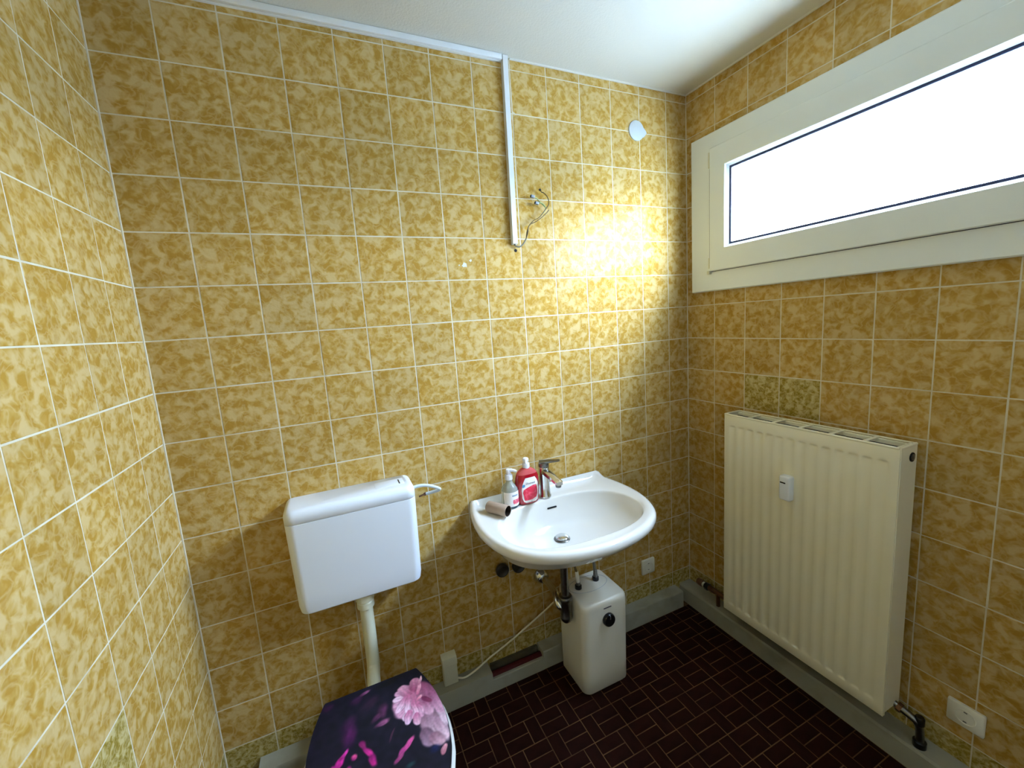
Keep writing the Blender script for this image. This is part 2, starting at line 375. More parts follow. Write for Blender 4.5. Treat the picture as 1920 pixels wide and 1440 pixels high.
# corner and ceiling beads
def trim(i, x0, x1, y0, y1, z0, z1, m='grout'):
    struct('trim_%d' % i, box(NB(), x0, x1, y0, y1, z0, z1, 0.001, 1), m)
trim(1, -0.001, 0.0035, -0.0035, 0.001, 0, ZC); trim(2, XR - 0.0030, XR + 0.001, -0.0030, 0.001, 0.08, ZC)
trim(3, 1.20, XR, -0.005, 0.001, ZC - 0.006, ZC + 0.001, 'ceiling'); trim(4, XR - 0.005, XR + 0.001, YF, 0, ZC - 0.006, ZC + 0.001, 'ceiling')
# baseboards: boxed-in plinth along back and right wall
def lump(bm, amp, sc=14):
    for v in bm.verts:
        q = noise.noise_vector(v.co * sc); v.co += Vector((0, q.y * amp, q.z * amp))
def strip(x0, x1, prof, amp=0.0018, n=40):
    bm = NB(); rings = []
    for i in range(n + 1):
        x = lerp(x0, x1, i / n); rings.append([Vector((x, y, z)) for y, z in prof])
    loft(bm, rings)
    for v in bm.verts:
        if v.co.z > 0.01 and v.co.y < -0.01:
            q = noise.noise_vector(Vector((v.co.x * 9, v.co.z * 4, 0))); v.co.y += q.y * amp * 2; v.co.z += q.z * amp
    return bm
P1 = [(0.0, -0.003), (-0.063, -0.003), (-0.062, 0.078), (-0.059, 0.084), (0.0, 0.086)]
bb = put('baseboard_back', strip(0.095, 0.921, P1), 'ledge', angle=30); bb['kind'] = 'structure'
put('plinth_section', strip(1.155, 1.962, [(0.0, -0.003), (-0.060, -0.003), (-0.059, 0.078), (-0.056, 0.083), (0.0, 0.084)], 0.001), 'ledge', bb, angle=30)
put('plinth_lip', strip(0.915, 1.16, [(-0.045, -0.003), (-0.061, -0.003), (-0.060, 0.050), (-0.057, 0.054), (-0.045, 0.053)], 0.001), 'ledge', bb, angle=30)
bm = NB(); box(bm, 0.915, 1.16, -0.046, 0.0, -0.002, 0.030); box(bm, 0.93, 1.15, -0.012, 0.0, 0.030, 0.078)
put('channel_mortar', bm, 'void', bb, smooth=False)
bm = NB(); rings = []
for i in range(41):
    y = lerp(-0.0, YF, i / 40); q = noise.noise_vector(Vector((y * 8, 3, 1)))
    rings.append([Vector((XR, y, -0.003)), Vector((1.9955, y, -0.003)), Vector((1.997 + q.x * .002, y, 0.072 + q.z * .002)), Vector((2.002 + q.x * .002, y, 0.080 + q.z * .002)), Vector((XR, y, 0.083))])
loft(bm, rings)
br = put('baseboard_right', bm, 'ledge', angle=30); br['kind'] = 'structure'
o = put('heating_pipe', tube(NB(), [(0.905, -0.032, 0.047), (1.168, -0.032, 0.047)], 0.0155, 16), 'redpipe', loc=(1.04, -0.032, 0.047))
tag(o, 'dark red painted pipe lying in the open gap of the grey plinth', 'pipe')

# ------------------------------------------------------------------ window
wi = bpy.data.objects.new('window_1', None); COL.objects.link(wi); wi.location = (XR, -0.77, 1.9); wi['kind'] = 'structure'; WL['window_1'] = Vector((XR, -0.77, 1.9))
def ringboards(name, m, x0, x1, ya, yb, za, zb, wy0, wy1, wzb, wzt, bev=0.003):
    """a rectangular frame: outer ya..yb (y from near the corner to the far side), inner inset by the widths; mitred, one mesh"""
    bm = NB()
    def rg(x, e): return [Vector((x, ya - e, za + e)), Vector((x, yb + e, za + e)), Vector((x, yb + e, zb - e)), Vector((x, ya - e, zb - e))]
    def ri(x, e): return [Vector((x, ya - wy0 + e, za + wzb - e)), Vector((x, yb + wy1 - e, za + wzb - e)), Vector((x, yb + wy1 - e, zb - wzt + e)), Vector((x, ya - wy0 + e, zb - wzt + e))]
    rr_ = [rg(x1, 0), rg(x0 + bev, 0), rg(x0, bev), ri(x0, bev), ri(x0 + bev, 0), ri(x1, 0)]
    loft(bm, rr_ + [rr_[0]], False, False); bmesh.ops.remove_doubles(bm, verts=bm.verts, dist=1e-5)
    return put(name, bm, m, wi, smooth=True, angle=25)
ringboards('frame', 'pvc', 2.047, XR + 0.02, -0.046, -1.52, 1.567, 2.224, 0.125, 0.125, 0.105, 0.085, 0.004)
ringboards('sash', 'pvc', 2.034, 2.075, -0.155, -1.405, 1.652, 2.158, 0.077, 0.077, 0.093, 0.088, 0.003)
# glazing bead slopes inwards, then gasket, then pane
bm = NB()
def rr4(x, e): return [Vector((x, -0.232 - e, 1.745 + e)), Vector((x, -1.328 + e, 1.745 + e)), Vector((x, -1.328 + e, 2.070 - e)), Vector((x, -0.232 - e, 2.070 - e))]
loft(bm, [rr4(2.040, -0.001), rr4(2.047, 0.0075), rr4(2.056, 0.0085), rr4(2.056, -0.001)], False, False)
put('glazing_bead', bm, 'bead', wi, smooth=False)
bm = NB(); loft(bm, [rr4(2.051, 0.0075), rr4(2.051, 0.0165), rr4(2.0585, 0.0165), rr4(2.0585, 0.0075), rr4(2.051, 0.0075)], False, False)
put('gasket', bm, 'gasket', wi, smooth=False)
put('pane', box(NB(), 2.056, 2.060, -1.326, -0.236, 1.748, 2.066), 'glass', wi, smooth=False)

bm = NB(); lathe(bm, [(0.0045, 0), (0.0045, 0.062)], (2.041, -0.150, 2.082), n=12); put('hinge', bm, 'oldplastic', wi)
bm = NB(); lathe(bm, [(0.004, 0), (0.004, 0.045)], (2.041, -0.150, 1.665), n=12); box(bm, 2.033, 2.046, -0.157, -0.143, 1.640, 1.655, 0.002); put('hinge', bm, 'oldplastic', wi)
bm = NB(); box(bm, 2.0455, 2.0475, -0.1485, -0.1465, 1.70, 2.08); put('sash_gap_shade', bm, 'label_dark', wi, smooth=False)  # dark strip painting the shade in the gap beside the sash
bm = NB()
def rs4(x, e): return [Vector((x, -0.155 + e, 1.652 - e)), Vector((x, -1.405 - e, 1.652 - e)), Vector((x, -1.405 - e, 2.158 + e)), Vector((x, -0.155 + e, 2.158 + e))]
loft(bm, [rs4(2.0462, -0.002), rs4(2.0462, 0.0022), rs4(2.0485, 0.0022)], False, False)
put('sash_gap_shade', bm, 'label_dark', wi, smooth=False)  # dark ring standing in for the gap shadow around the raised sash

# ------------------------------------------------------------------ cistern
t = thing('toilet_cistern', 'white plastic toilet cistern hanging on the tiled wall left of the basin', 'cistern', (0.485, 0, 0.61))
def tank_ring(z, e=0.0):
    s = (0.968 - z) / 0.356
    hx = lerp(0.2015, 0.1950, s) - e; dep = lerp(0.128, 0.116, s) - e
    if z < 0.64: k = (0.64 - z) / 0.03; hx -= 0.006 * k * k; dep -= 0.004 * k * k
    return rrect(0.484 - hx, 0.484 + hx, -dep, 0.0, 0.030, z, 7, 0.008)
rings = [tank_ring(0.612, 0.012), tank_ring(0.613, 0.004), tank_ring(0.618, 0.0)] + [tank_ring(z) for z in (0.64, 0.67, 0.72, 0.8, 0.87, 0.9225)] + [tank_ring(0.9232, 0.0008)]
put('tank', loft(NB(), rings), 'cistern', t, angle=35)
rings = [tank_ring(0.9238, 0.0006), tank_ring(0.9244, 0.0)] + [tank_ring(z, e) for z, e in ((0.945, 0.0), (0.953, 0.0012), (0.960, 0.0048), (0.965, 0.0095), (0.9675, 0.0150), (0.968, 0.020))]
put('cistern_lid', loft(NB(), rings), 'cistern', t, angle=60)
bm = NB(); box(bm, 0.560, 0.656, -0.088, -0.028, 0.965, 0.9687, 0.001); put('flush_button', bm, 'cistern', t)
bm = NB(); box(bm, 0.6385, 0.642, -0.080, -0.040, 0.9680, 0.9694); put('button_slot', bm, 'black', t, smooth=False)
# flush pipe
t = thing('flush_pipe', 'white flush pipe running down from the cistern to the toilet', 'pipe', (0.484, -0.068, 0.6))
put('pipe', tube(NB(), [(0.484, -0.068, 0.6), (0.484, -0.068, 0.45), (0.484, -0.069, 0.36), (0.482, -0.085, 0.325), (0.478, -0.13, 0.318), (0.474, -0.283, 0.318)], 0.0218, 20), 'hpipe', t)
bm = NB(); lathe(bm, [(0.024, -0.048), (0.0285, -0.044), (0.0285, -0.024), (0.025, -0.020), (0.031, -0.016), (0.031, 0.0), (0.026, 0.012)], (0.484, -0.068, 0.600), n=24)
put('collar', bm, 'hpipe', t)
# supply hose
t = thing('water_hose', 'pale blue-white looped supply hose at the right side of the cistern', 'hose', (0.70, -0.05, 0.9))
put('hose', tube(NB(), [(0.675, -0.05, 0.928), (0.705, -0.052, 0.934), (0.735, -0.056, 0.931), (0.764, -0.058, 0.919), (0.782, -0.052, 0.905), (0.772, -0.042, 0.897), (0.748, -0.034, 0.892), (0.735, -0.03, 0.890)], 0.0058, 12), 'cap', t)
bm = NB(); lathe(bm, [(0.004, 0), (0.006, 0.002), (0.006, 0.010), (0.0035, 0.013), (0.0035, 0.03)], (0.738, -0.030, 0.8905), (-1, 0.15, -0.25), 14); put('fitting', bm, 'brass', t)

# ------------------------------------------------------------------ toilet
LX = 0.472
LH = [(-0.700, 0.0), (-0.698, 0.035), (-0.690, 0.070), (-0.672, 0.103), (-0.64, 0.134), (-0.60, 0.156), (-0.55, 0.172), (-0.50, 0.179), (-0.46, 0.1805), (-0.42, 0.178), (-0.38, 0.172), (-0.34, 0.163), (-0.30, 0.150), (-0.27, 0.138), (-0.263, 0.133)]
def lid_outline(e, z, sc=1.0, back=-0.263, n=26):
    L_, Rr_ = [], []
    for i in range(n + 1):
        s = 0.5 - 0.5 * math.cos(PI * i / n) if i < n * 0.5 else i / n
        y = lerp(-0.700, back, i / n) if True else 0
        y = -0.700 + (0.437) * (1 - math.cos(PI / 2 * i / n)) if i < n else -0.263
        hw = max(0.0, interp(LH, y)) * (1 + (sc - 1) * max(0.0, min(1.0, (-0.30 - y) / 0.12))) - e
        hw = max(hw, 0.0005)
        yy = y + e if i < n else y - e
        Rr_.append(Vector((LX + hw, yy, z))); L_.append(Vector((LX - hw, yy, z)))
    return Rr_ + L_[::-1]
t = thing('toilet', 'toilet with a closed dark lid printed with pink and magenta flowers', 'toilet', (LX, -0.45, 0))
def bowl_ring(z, sc, yb, yf, back):
    P = []
    for i in range(40):
        a = 2 * PI * i / 40; c, s = math.cos(a), math.sin(a)
        cy_ = (yb + yf) / 2; ly = (yb - yf) / 2
        P.append(Vector((LX + 0.182 * sc * math.copysign(abs(c) ** 0.9, c), cy_ + ly * math.copysign(abs(s) ** 0.9, s), z)))
    return P
rings = [bowl_ring(0.001, 0.62, -0.30, -0.55, 0), bowl_ring(0.02, 0.60, -0.30, -0.54, 0), bowl_ring(0.12, 0.52, -0.295, -0.52, 0), bowl_ring(0.2, 0.60, -0.29, -0.56, 0),
         bowl_ring(0.28, 0.80, -0.285, -0.64, 0), bowl_ring(0.33, 0.94, -0.28, -0.69, 0), bowl_ring(0.365, 1.0, -0.278, -0.70, 0), bowl_ring(0.376, 1.0, -0.278, -0.70, 0), bowl_ring(0.380, 0.96, -0.285, -0.685, 0)]
put('bowl', loft(NB(), rings), 'ceramic', t, angle=60)
put('seat', loft(NB(), [lid_outline(0.002, 0.381, 1.035), lid_outline(-0.001, 0.386, 1.04), lid_outline(-0.001, 0.394, 1.04), lid_outline(0.003, 0.399, 1.035)]), 'ceramic', t, angle=60)
put('lid', loft(NB(), [lid_outline(0.004, 0.400), lid_outline(0.0005, 0.403), lid_outline(0.0, 0.415), lid_outline(0.0015, 0.4185), lid_outline(0.004, 0.4196)]), 'black', t, angle=60)['label'] = 'dark toilet lid with pink flowers'
for s in (-1, 1):
    bm = NB(); lathe(bm, [(0.012, -0.02), (0.013, -0.018), (0.013, 0.018), (0.012, 0.02)], (LX + s * 0.075, -0.282, 0.384), (1, 0, 0), 18); put('hinge', bm, 'chrome', t)
# floral print as a fine vertex-coloured sheet on the lid
def ss(a, b_, x):
    x = max(0.0, min(1.0, (x - a) / (b_ - a))); return x * x * (3 - 2 * x)
def mixc(a, b_, t_): return tuple(a[i] + (b_[i] - a[i]) * t_ for i in range(3))
PET = []   # (cx, cy, half length, half width, angle deg, colour tip, colour base, softness)
def petal(cx_, cy_, l, w_, ang, tip, base, soft=0.25): PET.append((cx_, cy_, l, w_, math.radians(ang), tip, base, soft))
DK = (16, 18, 30)
petal(0.398, -0.375, .045, .028, 60, (62, 24, 62), (30, 14, 40), .8)
petal(0.40, -0.41, .050, .026, 75, (86, 26, 80), (40, 14, 48), .8)
petal(0.455, -0.330, .045, .030, 30, (46, 26, 48), (26, 20, 36), .8)
petal(0.345, -0.285, .025, .02, 0, (52, 22, 52), (30, 14, 34), .8)
petal(0.448, -0.283, .022, .009, 18, (128, 70, 108), (70, 32, 60), .5)
petal(0.42, -0.300, .03, .02, 20, (60, 24, 60), (26, 14, 34), .8)
petal(0.520, -0.278, .055, .014, 8, (14, 12, 16), (14, 12, 16), .5)
petal(0.490, -0.37, .020, .035, -15, (92, 44, 80), (44, 22, 44), .7)
petal(0.485, -0.407, .028, .011, 12, (150, 84, 122), (90, 44, 78), .6)
petal(0.47, -0.385, .022, .012, 35, (84, 40, 74), (50, 26, 50), .6)
petal(0.534, -0.505, .036, .0095, 38, (196, 74, 140), (150, 50, 112), .35)
petal(0.512, -0.527, .022, .008, 35, (150, 60, 110), (120, 44, 90), .5)
petal(0.505, -0.455, .026, .004, 65, (80, 44, 66), (60, 34, 52), .6)
for (x, y, l, w_, a, c1) in ((.372, -.470, .030, .010, 50, (226, 44, 160)), (.385, -.452, .022, .007, 48, (232, 60, 170)), (.352, -.485, .022, .012, 70, (190, 30, 130)), (.364, -.508, .03, .012, 20, (214, 34, 150)),
                             (.392, -.500, .018, .012, 80, (170, 30, 116)), (.408, -.470, .013, .010, 60, (226, 80, 140)), (.441, -.470, .030, .009, -62, (212, 44, 140)), (.452, -.500, .024, .012, -75, (178, 30, 120)),
                             (.430, -.445, .018, .010, -60, (132, 34, 92)), (.405, -.53, .03, .02, 10, (196, 40, 132)), (.44, -.54, .02, .02, 70, (160, 30, 110)), (.38, -.55, .03, .016, 30, (222, 60, 150))):
    petal(x, y, l, w_, a, c1, (110, 16, 80), .55)
# pale rose, lower right
for (x, y, l, w_, a, c1, c2) in ((.610, -.470, .052, .036, -70, (190, 156, 172), (136, 96, 116)), (.590, -.505, .036, .022, -80, (150, 118, 138), (104, 74, 92)), (.630, -.500, .045, .020, -82, (208, 176, 192), (160, 120, 140)),
                                 (.612, -.522, .028, .020, -60, (184, 144, 158), (130, 90, 108)), (.643, -.450, .055, .016, -84, (214, 186, 204), (160, 116, 140)), (.622, -.557, .016, .009, 60, (200, 136, 150), (150, 90, 106))):
    petal(x, y, l, w_, a, c1, c2, .3)
petal(0.600, -0.545, .022, .016, 0, (24, 30, 74), (18, 22, 50), .8)
petal(0.534, -0.556, .02, .010, 10, (30, 62, 66), (20, 34, 40), .8)
# big pink rose
petal(0.614, -0.372, .068, .036, -66, (176, 110, 144), (142, 70, 106), .3)
petal(0.636, -0.412, .050, .024, -75, (200, 150, 178), (150, 84, 120), .3)
petal(0.610, -0.420, .030, .018, -80, (206, 158, 184), (160, 92, 126), .3)
petal(0.560, -0.375, .058, .048, -110, (198, 140, 170), (168, 92, 128), .2)
for k in range(9):   # outer petals fan out left and down from the eye
    a = 150 + k * 15
    l = 0.058 if k < 6 else 0.050
    cx_, cy_ = 0.588 + math.cos(math.radians(a)) * l * 0.62, -0.372 + math.sin(math.radians(a)) * l * 0.85
    petal(cx_, cy_, l * 0.62, 0.0145, a, (226, 190, 212) if k % 2 else (206, 150, 180), (190, 110, 144), .18)
petal(0.560, -0.335, .030, .022, 120, (212, 150, 178), (176, 96, 130), .25)
petal(0.590, -0.325, .028, .020, 80, (200, 130, 160), (160, 80, 116), .25)
for (x, y, l, w_, a, c1) in ((.560, -.385, .032, .012, -105, (232, 200, 222)), (.577, -.402, .030, .011, -88, (226, 182, 206)), (.545, -.372, .028, .011, -130, (222, 184, 208)), (.590, -.410, .022, .010, -75, (214, 164, 192)),
                             (.575, -.440, .022, .013, -92, (214, 166, 190)), (.553, -.425, .026, .012, -104, (220, 180, 206))):
    petal(x, y, l, w_, a, c1, (188, 104, 142), .2)
petal(0.598, -0.345, .024, .007, 68, (240, 178, 200), (206, 110, 146), .3)
petal(0.607, -0.318, .020, .005, 66, (236, 186, 202), (190, 110, 140), .3)
petal(0.594, -0.376, .012, .007, 40, (244, 176, 196), (214, 120, 150), .4)
petal(0.612, -0.392, .022, .010, -50, (132, 54, 90), (110, 36, 74), .4)
def lid_colour(x, y):
    nz = noise.noise(Vector((x * 60, y * 60, 0.3))); n2_ = noise.noise(Vector((x * 160, y * 160, 5.1)))
    c = mixc((10, 11, 20), (26, 22, 38), 0.5 + 0.5 * nz)
    xx, yy = x + 0.004 * noise.noise(Vector((x * 45, y * 45, 9))), y + 0.004 * noise.noise(Vector((x * 45, y * 45, 19)))
    for (px, py, l, w_, a, tip, base, soft) in PET:
        dx, dy = xx - px, yy - py
        if abs(dx) + abs(dy) > 2 * l + 2 * w_: continue
        u = (dx * math.cos(a) + dy * math.sin(a)) / l; v = (-dx * math.sin(a) + dy * math.cos(a)) / w_
        r_ = math.sqrt(u * u + v * v)
        if r_ >= 1: continue
        al = 1 - ss(1 - soft, 1, r_)
        cc = mixc(base, tip, ss(-0.9, 0.7, u)); sh = 1 - 0.20 * ss(0.3, 1, abs(v)) + 0.10 * n2_ + 0.05 * math.sin(v * 9)
        c = mixc(c, tuple(max(0, q * sh) for q in cc), al)
    return tuple(lin([max(0, min(255, q)) for q in c])[:3]) + (1,)
NU, NV = 190, 250
verts, cols, faces = [], [], []
for j in range(NV + 1):
    y = lerp(-0.6985, -0.2645, j / NV); hw = max(interp(LH, y) - 0.002, 0.001)
    for i in range(NU + 1):
        x = LX + hw * (2 * i / NU - 1)
        verts.append((x - LX, y + 0.45, 0.42)); cols.append(lid_colour(x, y))
for j in range(NV):
    for i in range(NU):
        a = j * (NU + 1) + i; faces.append((a, a + 1, a + NU + 2, a + NU + 1))
me = bpy.data.meshes.new('lid_print'); me.from_pydata(verts, [], faces)
ca = me.color_attributes.new('print', 'FLOAT_COLOR', 'POINT')
ca.data.foreach_set('color', [q for c in cols for q in c]); me.materials.append(M['lid']); me.update()
ob = bpy.data.objects.new('lid_print', me); COL.objects.link(ob); ob.parent = t
ob['label'] = 'pink rose and magenta flower print on dark lid'

# ------------------------------------------------------------------ wash basin
BX = 1.205
t = thing('wash_basin', 'white ceramic wash basin mounted on the tiled wall', 'basin', (BX, 0, 0.66))
HWt = [(0.0, 0.302), (0.03, 0.311), (0.08, 0.322), (0.14, 0.331), (0.20, 0.334), (0.25, 0.331), (0.30, 0.322), (0.34, 0.309), (0.38, 0.290), (0.41, 0.270), (0.44, 0.240), (0.465, 0.203), (0.485, 0.160), (0.50, 0.110), (0.510, 0.055), (0.514, 0.0)]
side = [Vector((-interp(HWt, y_), -y_, 0)) for y_ in [0.514 * (1 - (1 - i / 60) ** 2.0) if i > 0 else 0 for i in range(61)]]
poly = side + [Vector((-v.x, v.y, 0)) for v in side[::-1][1:]]
def resample(P, n):
    L_ = [0]
    for a, b_ in zip(P, P[1:]): L_.append(L_[-1] + (b_ - a).length)
    out = []; j = 0
    for i in range(n):
        s = L_[-1] * i / (n - 1)
        while j < len(L_) - 2 and L_[j + 1] < s: j += 1
        f = (s - L_[j]) / max(1e-9, L_[j + 1] - L_[j]); out.append(P[j].lerp(P[j + 1], min(1, f)))
    return out
out = resample(poly, 92)                       # left back corner -> front -> right back corner
back = [out[-1].lerp(out[0], i / 29) for i in range(1, 29)]
OUT = out + back; NN = len(OUT)
BC = Vector((0.003, -0.268, 0))
def outl(e, z, lift=0.0):
    P = []
    for p in OUT:
        # inset towards the centre line; back edge stays near the wall
        d = Vector((p.x, p.y + 0.23, 0)); q = p - Vector((math.copysign(min(abs(p.x), e), p.x) if abs(p.x) > 0.02 else 0, 0, 0))
        ln = math.hypot(p.x / 0.33, (p.y + 0.23) / 0.28)
        q = Vector((p.x * (1 - e / 0.33), -0.23 + (p.y + 0.23) * (1 - e / 0.28), 0)) if e else p.copy()
        zz = z + lift * ss(-0.045, -0.005, p.y)
        q.y = min(q.y, -0.0005); P.append(Vector((BX + q.x, q.y, zz)))
    return P
def bowlr(s, z, n_=2.5, cy=None, back_=0.172, front=0.176, hx=0.277):
    P = []
    for p in OUT:
        a = math.atan2(p.y - BC.y, (p.x - BC.x) * 0.62)
        c, s_ = math.cos(a), math.sin(a); hy = back_ if s_ > 0 else front
        k = 1 / ((abs(c) ** n_ + abs(s_) ** n_) ** (1 / n_))
        x = BC.x + hx * c * k * s; y = BC.y + hy * s_ * k * s
        if cy is not None: y = lerp(cy, y, s) if False else y + (cy - BC.y) * (1 - s)
        P.append(Vector((BX + x, y, z)))
    return P
def mixr(A, B_, t_): return [a.lerp(b_, t_) for a, b_ in zip(A, B_)]
DR = Vector((BX, -0.19, 0))
rings = []
und = bowlr(0.25, 0.628, cy=-0.19)
rings += [und, bowlr(0.55, 0.640, cy=-0.19), bowlr(0.82, 0.676, cy=-0.19), mixr(bowlr(1.0, 0.715), outl(0.03, 0.715), 0.5), outl(0.022, 0.742), outl(0.008, 0.752), outl(0.001, 0.762, 0.006), outl(0.0, 0.772, 0.010), outl(0.002, 0.782, 0.015), outl(0.008, 0.7885, 0.020), outl(0.016, 0.7900, 0.020), outl(0.024, 0.7885, 0.010)]
inner = outl(0.034, 0.7850); bo = bowlr(1.0, 0.7805)
rings += [inner, mixr(inner, bo, 0.6), mixr(inner, bo, 0.92)]
for p in rings[-1]: p.z = 0.7815
for p in rings[-2]: p.z = 0.7825
rings += [bowlr(0.993, 0.7800), bowlr(0.984, 0.7765), bowlr(0.975, 0.769, cy=-0.255), bowlr(0.955, 0.748, cy=-0.24), bowlr(0.86, 0.718, cy=-0.20), bowlr(0.74, 0.690, cy=-0.195), bowlr(0.56, 0.670, cy=-0.19), bowlr(0.34, 0.658, cy=-0.19, n_=2.2), bowlr(0.12, 0.6515, cy=-0.19, n_=2)]
put('basin', loft(NB(), rings), 'ceramic', t, angle=60)
bm = NB(); lathe(bm, [(0.0, 0.645), (0.030, 0.648), (0.032, 0.654), (0.029, 0.6565)], (BX, -0.19, 0), n=28); put('drain_ring', bm, 'dchrome', t)
bm = NB(); lathe(bm, [(0.022, 0.654), (0.0255, 0.657), (0.0255, 0.661), (0.020, 0.6645), (0.010, 0.6665), (0.001, 0.667)], (BX, -0.19, 0), n=28); put('drain_plug', bm, 'chrome', t)
bm = NB(); box(bm, -0.021, 0.021, -0.006, 0.006, -0.0032, 0.0032, 0.0025, 3)
nb_ = NB(); merge(nb_, bm, Matrix.Translation((1.2145, -0.1015, 0.7425)) @ Matrix.Rotation(math.radians(-12), 4, 'X')); put('overflow_slot', nb_, 'hole', t)

# tap
t = thing('basin_tap', 'chrome single-lever tap at the back of the basin beside the red soap bottle', 'tap', (1.203, -0.075, 0.785))
bm = NB(); lathe(bm, [(0.0245, 0.0), (0.0245, 0.006), (0.0215, 0.010), (0.0205, 0.06), (0.0215, 0.10), (0.0225, 0.118), (0.0205, 0.126)], (1.203, -0.075, 0.784), n=28); put('body', bm, 'chrome', t)
bm = NB(); loft(bm, [[Vector((1.203 + x * wd, y, z + zz * hh)) for x, zz in ((-1, -.6), (-.6, -1), (.6, -1), (1, -.6), (1, .6), (.6, 1), (-.6, 1), (-1, .6))] for y, z, wd, hh in ((-0.070, 0.892, 0.019, 0.013), (-0.10, 0.893, 0.0175, 0.0125), (-0.15, 0.887, 0.0155, 0.0105), (-0.195, 0.880, 0.0150, 0.0085), (-0.201, 0.879, 0.0125, 0.0065))])
put('spout', bm, 'chrome', t, angle=50)
bm = NB(); lathe(bm, [(0.0100, 0.0), (0.0112, 0.002), (0.0112, 0.012), (0.0095, 0.014)], (1.203, -0.188, 0.862), (0, 0.12, 1), 20); put('aerator', bm, 'dchrome', t)
bm = NB(); lathe(bm, [(0.0205, 0.0), (0.0215, 0.004), (0.020, 0.014), (0.012, 0.019), (0.002, 0.020)], (1.203, -0.075, 0.911), n=24)
LD = Vector((0.87, -0.45, 0.03)).normalized(); LP = Vector((-LD.y, LD.x, 0)).normalized(); LO = Vector((1.203, -0.075, 0.929))
loft(bm, [[LO + LD * s + LP * (a * wd) + Vector((0, 0, zz * hh + s * 0.02)) for a, zz in ((-1, -1), (1, -1), (1, 1), (-1, 1))] for s, wd, hh in ((-0.018, 0.014, 0.003), (0.02, 0.0135, 0.0035), (0.062, 0.009, 0.0022), (0.066, 0.007, 0.0012))])
put('lever', bm, 'dchrome', t, angle=30)

# ------------------------------------------------------------------ things on the basin
ZD = 0.7832
def bottle_body(cx_, cy_, z0, prof, n_=2.6, N_=36):
    """prof: (height, half width, half depth)"""
    rings = []
    for h, a, d in prof:
        r_ = []
        for i in range(N_):
            th = 2 * PI * i / N_; c, s = math.cos(th), math.sin(th)
            r_.append(Vector((cx_ + a * math.copysign(abs(c) ** (2 / n_), c), cy_ + d * math.copysign(abs(s) ** (2 / n_), s), z0 + h)))
        rings.append(r_)
    return rings
def wrap(cx_, cy_, z0, prof, rows, off, n_=2.6, k=10):
    """patch on the front of a bottle_body; rows: (height, x left, x right)"""
    bm = NB(); V = []
    A = [(h, a) for h, a, d in prof]; D = [(h, d) for h, a, d in prof]
    for h, xl, xr in rows:
        a, d = interp(A, h) + off, interp(D, h) + off; row = []
        for i in range(k + 1):
            x = lerp(xl, xr, i / k); q = max(0.0, 1 - min(1, abs(x) / a) ** n_) ** (1 / n_)
            row.append(bm.verts.new((cx_ + x, cy_ - d * q, z0 + h)))
        V.append(row)
    for r0, r1 in zip(V, V[1:]):
        for i in range(k): bm.faces.new((r0[i], r0[i + 1], r1[i + 1], r1[i]))
    return bm
# red soap
bx, by = 1.121, -0.083
RP = [(0.0, 0.038, 0.019), (0.003, 0.043, 0.023), (0.012, 0.045, 0.0245), (0.04, 0.048, 0.025), (0.07, 0.050, 0.025), (0.09, 0.0498, 0.025), (0.105, 0.0475, 0.024), (0.120, 0.042, 0.022)]
RQ = [(0.120, 0.042, 0.022), (0.130, 0.035, 0.019), (0.137, 0.025, 0.016), (0.141, 0.0145, 0.0135), (0.146, 0.012, 0.012)]
t = thing('soap_bottle', 'red liquid soap pump bottle with a white oval label beside the tap', 'bottle', (bx, by, ZD))
put('body', loft(NB(), bottle_body(bx, by, ZD, RP)), 'redliq', t, angle=60)
put('shoulder', loft(NB(), bottle_body(bx, by, ZD, RQ), False), 'pinkclear', t, angle=60)['label'] = 'clear shoulder above the red soap'
RR = RP + RQ[1:]
bm = wrap(bx, by, ZD, RR, [(0.008, -0.018, 0.024), (0.014, -0.028, 0.032), (0.03, -0.033, 0.037), (0.06, -0.034, 0.039), (0.08, -0.031, 0.037), (0.095, -0.025, 0.032), (0.108, -0.017, 0.024)], 0.0006)
lb = put('label', bm, 'label', t)
bm = wrap(bx, by, ZD, RR, [(0.018, -0.024, 0.008), (0.025, -0.026, 0.025), (0.035, -0.027, 0.031), (0.05, -0.030, 0.032), (0.062, -0.027, 0.031), (0.068, -0.015, 0.030), (0.076, 0.012, 0.027)], 0.0011); put('picture', bm, 'label_red', lb)
bm = wrap(bx, by, ZD, RR, [(0.072, -0.030, -0.026), (0.0735, -0.0315, -0.0225), (0.078, -0.031, -0.020), (0.0825, -0.0295, -0.021), (0.084, -0.027, -0.024)], 0.0012); put('round_badge', bm, 'label_blue', lb)
def lettering(name, txt, size, origin, mx, m, parent):
    cu = bpy.data.curves.new('txt', 'FONT'); cu.body = txt; cu.size = size; cu.align_x = 'CENTER'; cu.extrude = 0.0001; cu.resolution_u = 2
    tmp = bpy.data.objects.new('txt', cu); COL.objects.link(tmp)
    dg = bpy.context.evaluated_depsgraph_get(); me = bpy.data.meshes.new_from_object(tmp.evaluated_get(dg))
    bpy.data.objects.remove(tmp); bm = NB(); bm.from_mesh(me); bpy.data.meshes.remove(me); bpy.data.curves.remove(cu)
    bmesh.ops.transform(bm, matrix=Matrix.Translation(origin) @ mx, verts=bm.verts[:])
    return put(name, bm, m, parent, smooth=False)
FRONT = Matrix.Rotation(PI / 2, 4, 'X')
lettering('lettering', 'Elkumed', 0.0115, (bx + 0.002, by - 0.0268, ZD + 0.083), FRONT, 'label_dark', lb)
lettering('lettering', 'III', 0.006, (bx + 0.004, by - 0.0266, ZD + 0.0095), FRONT, 'label_dark', lb)
bm = NB(); lathe(bm, [(0.0135, 0.141), (0.0140, 0.143), (0.0140, 0.158), (0.0125, 0.161), (0.0065, 0.162), (0.0062, 0.170)], (bx, by, ZD), n=24)
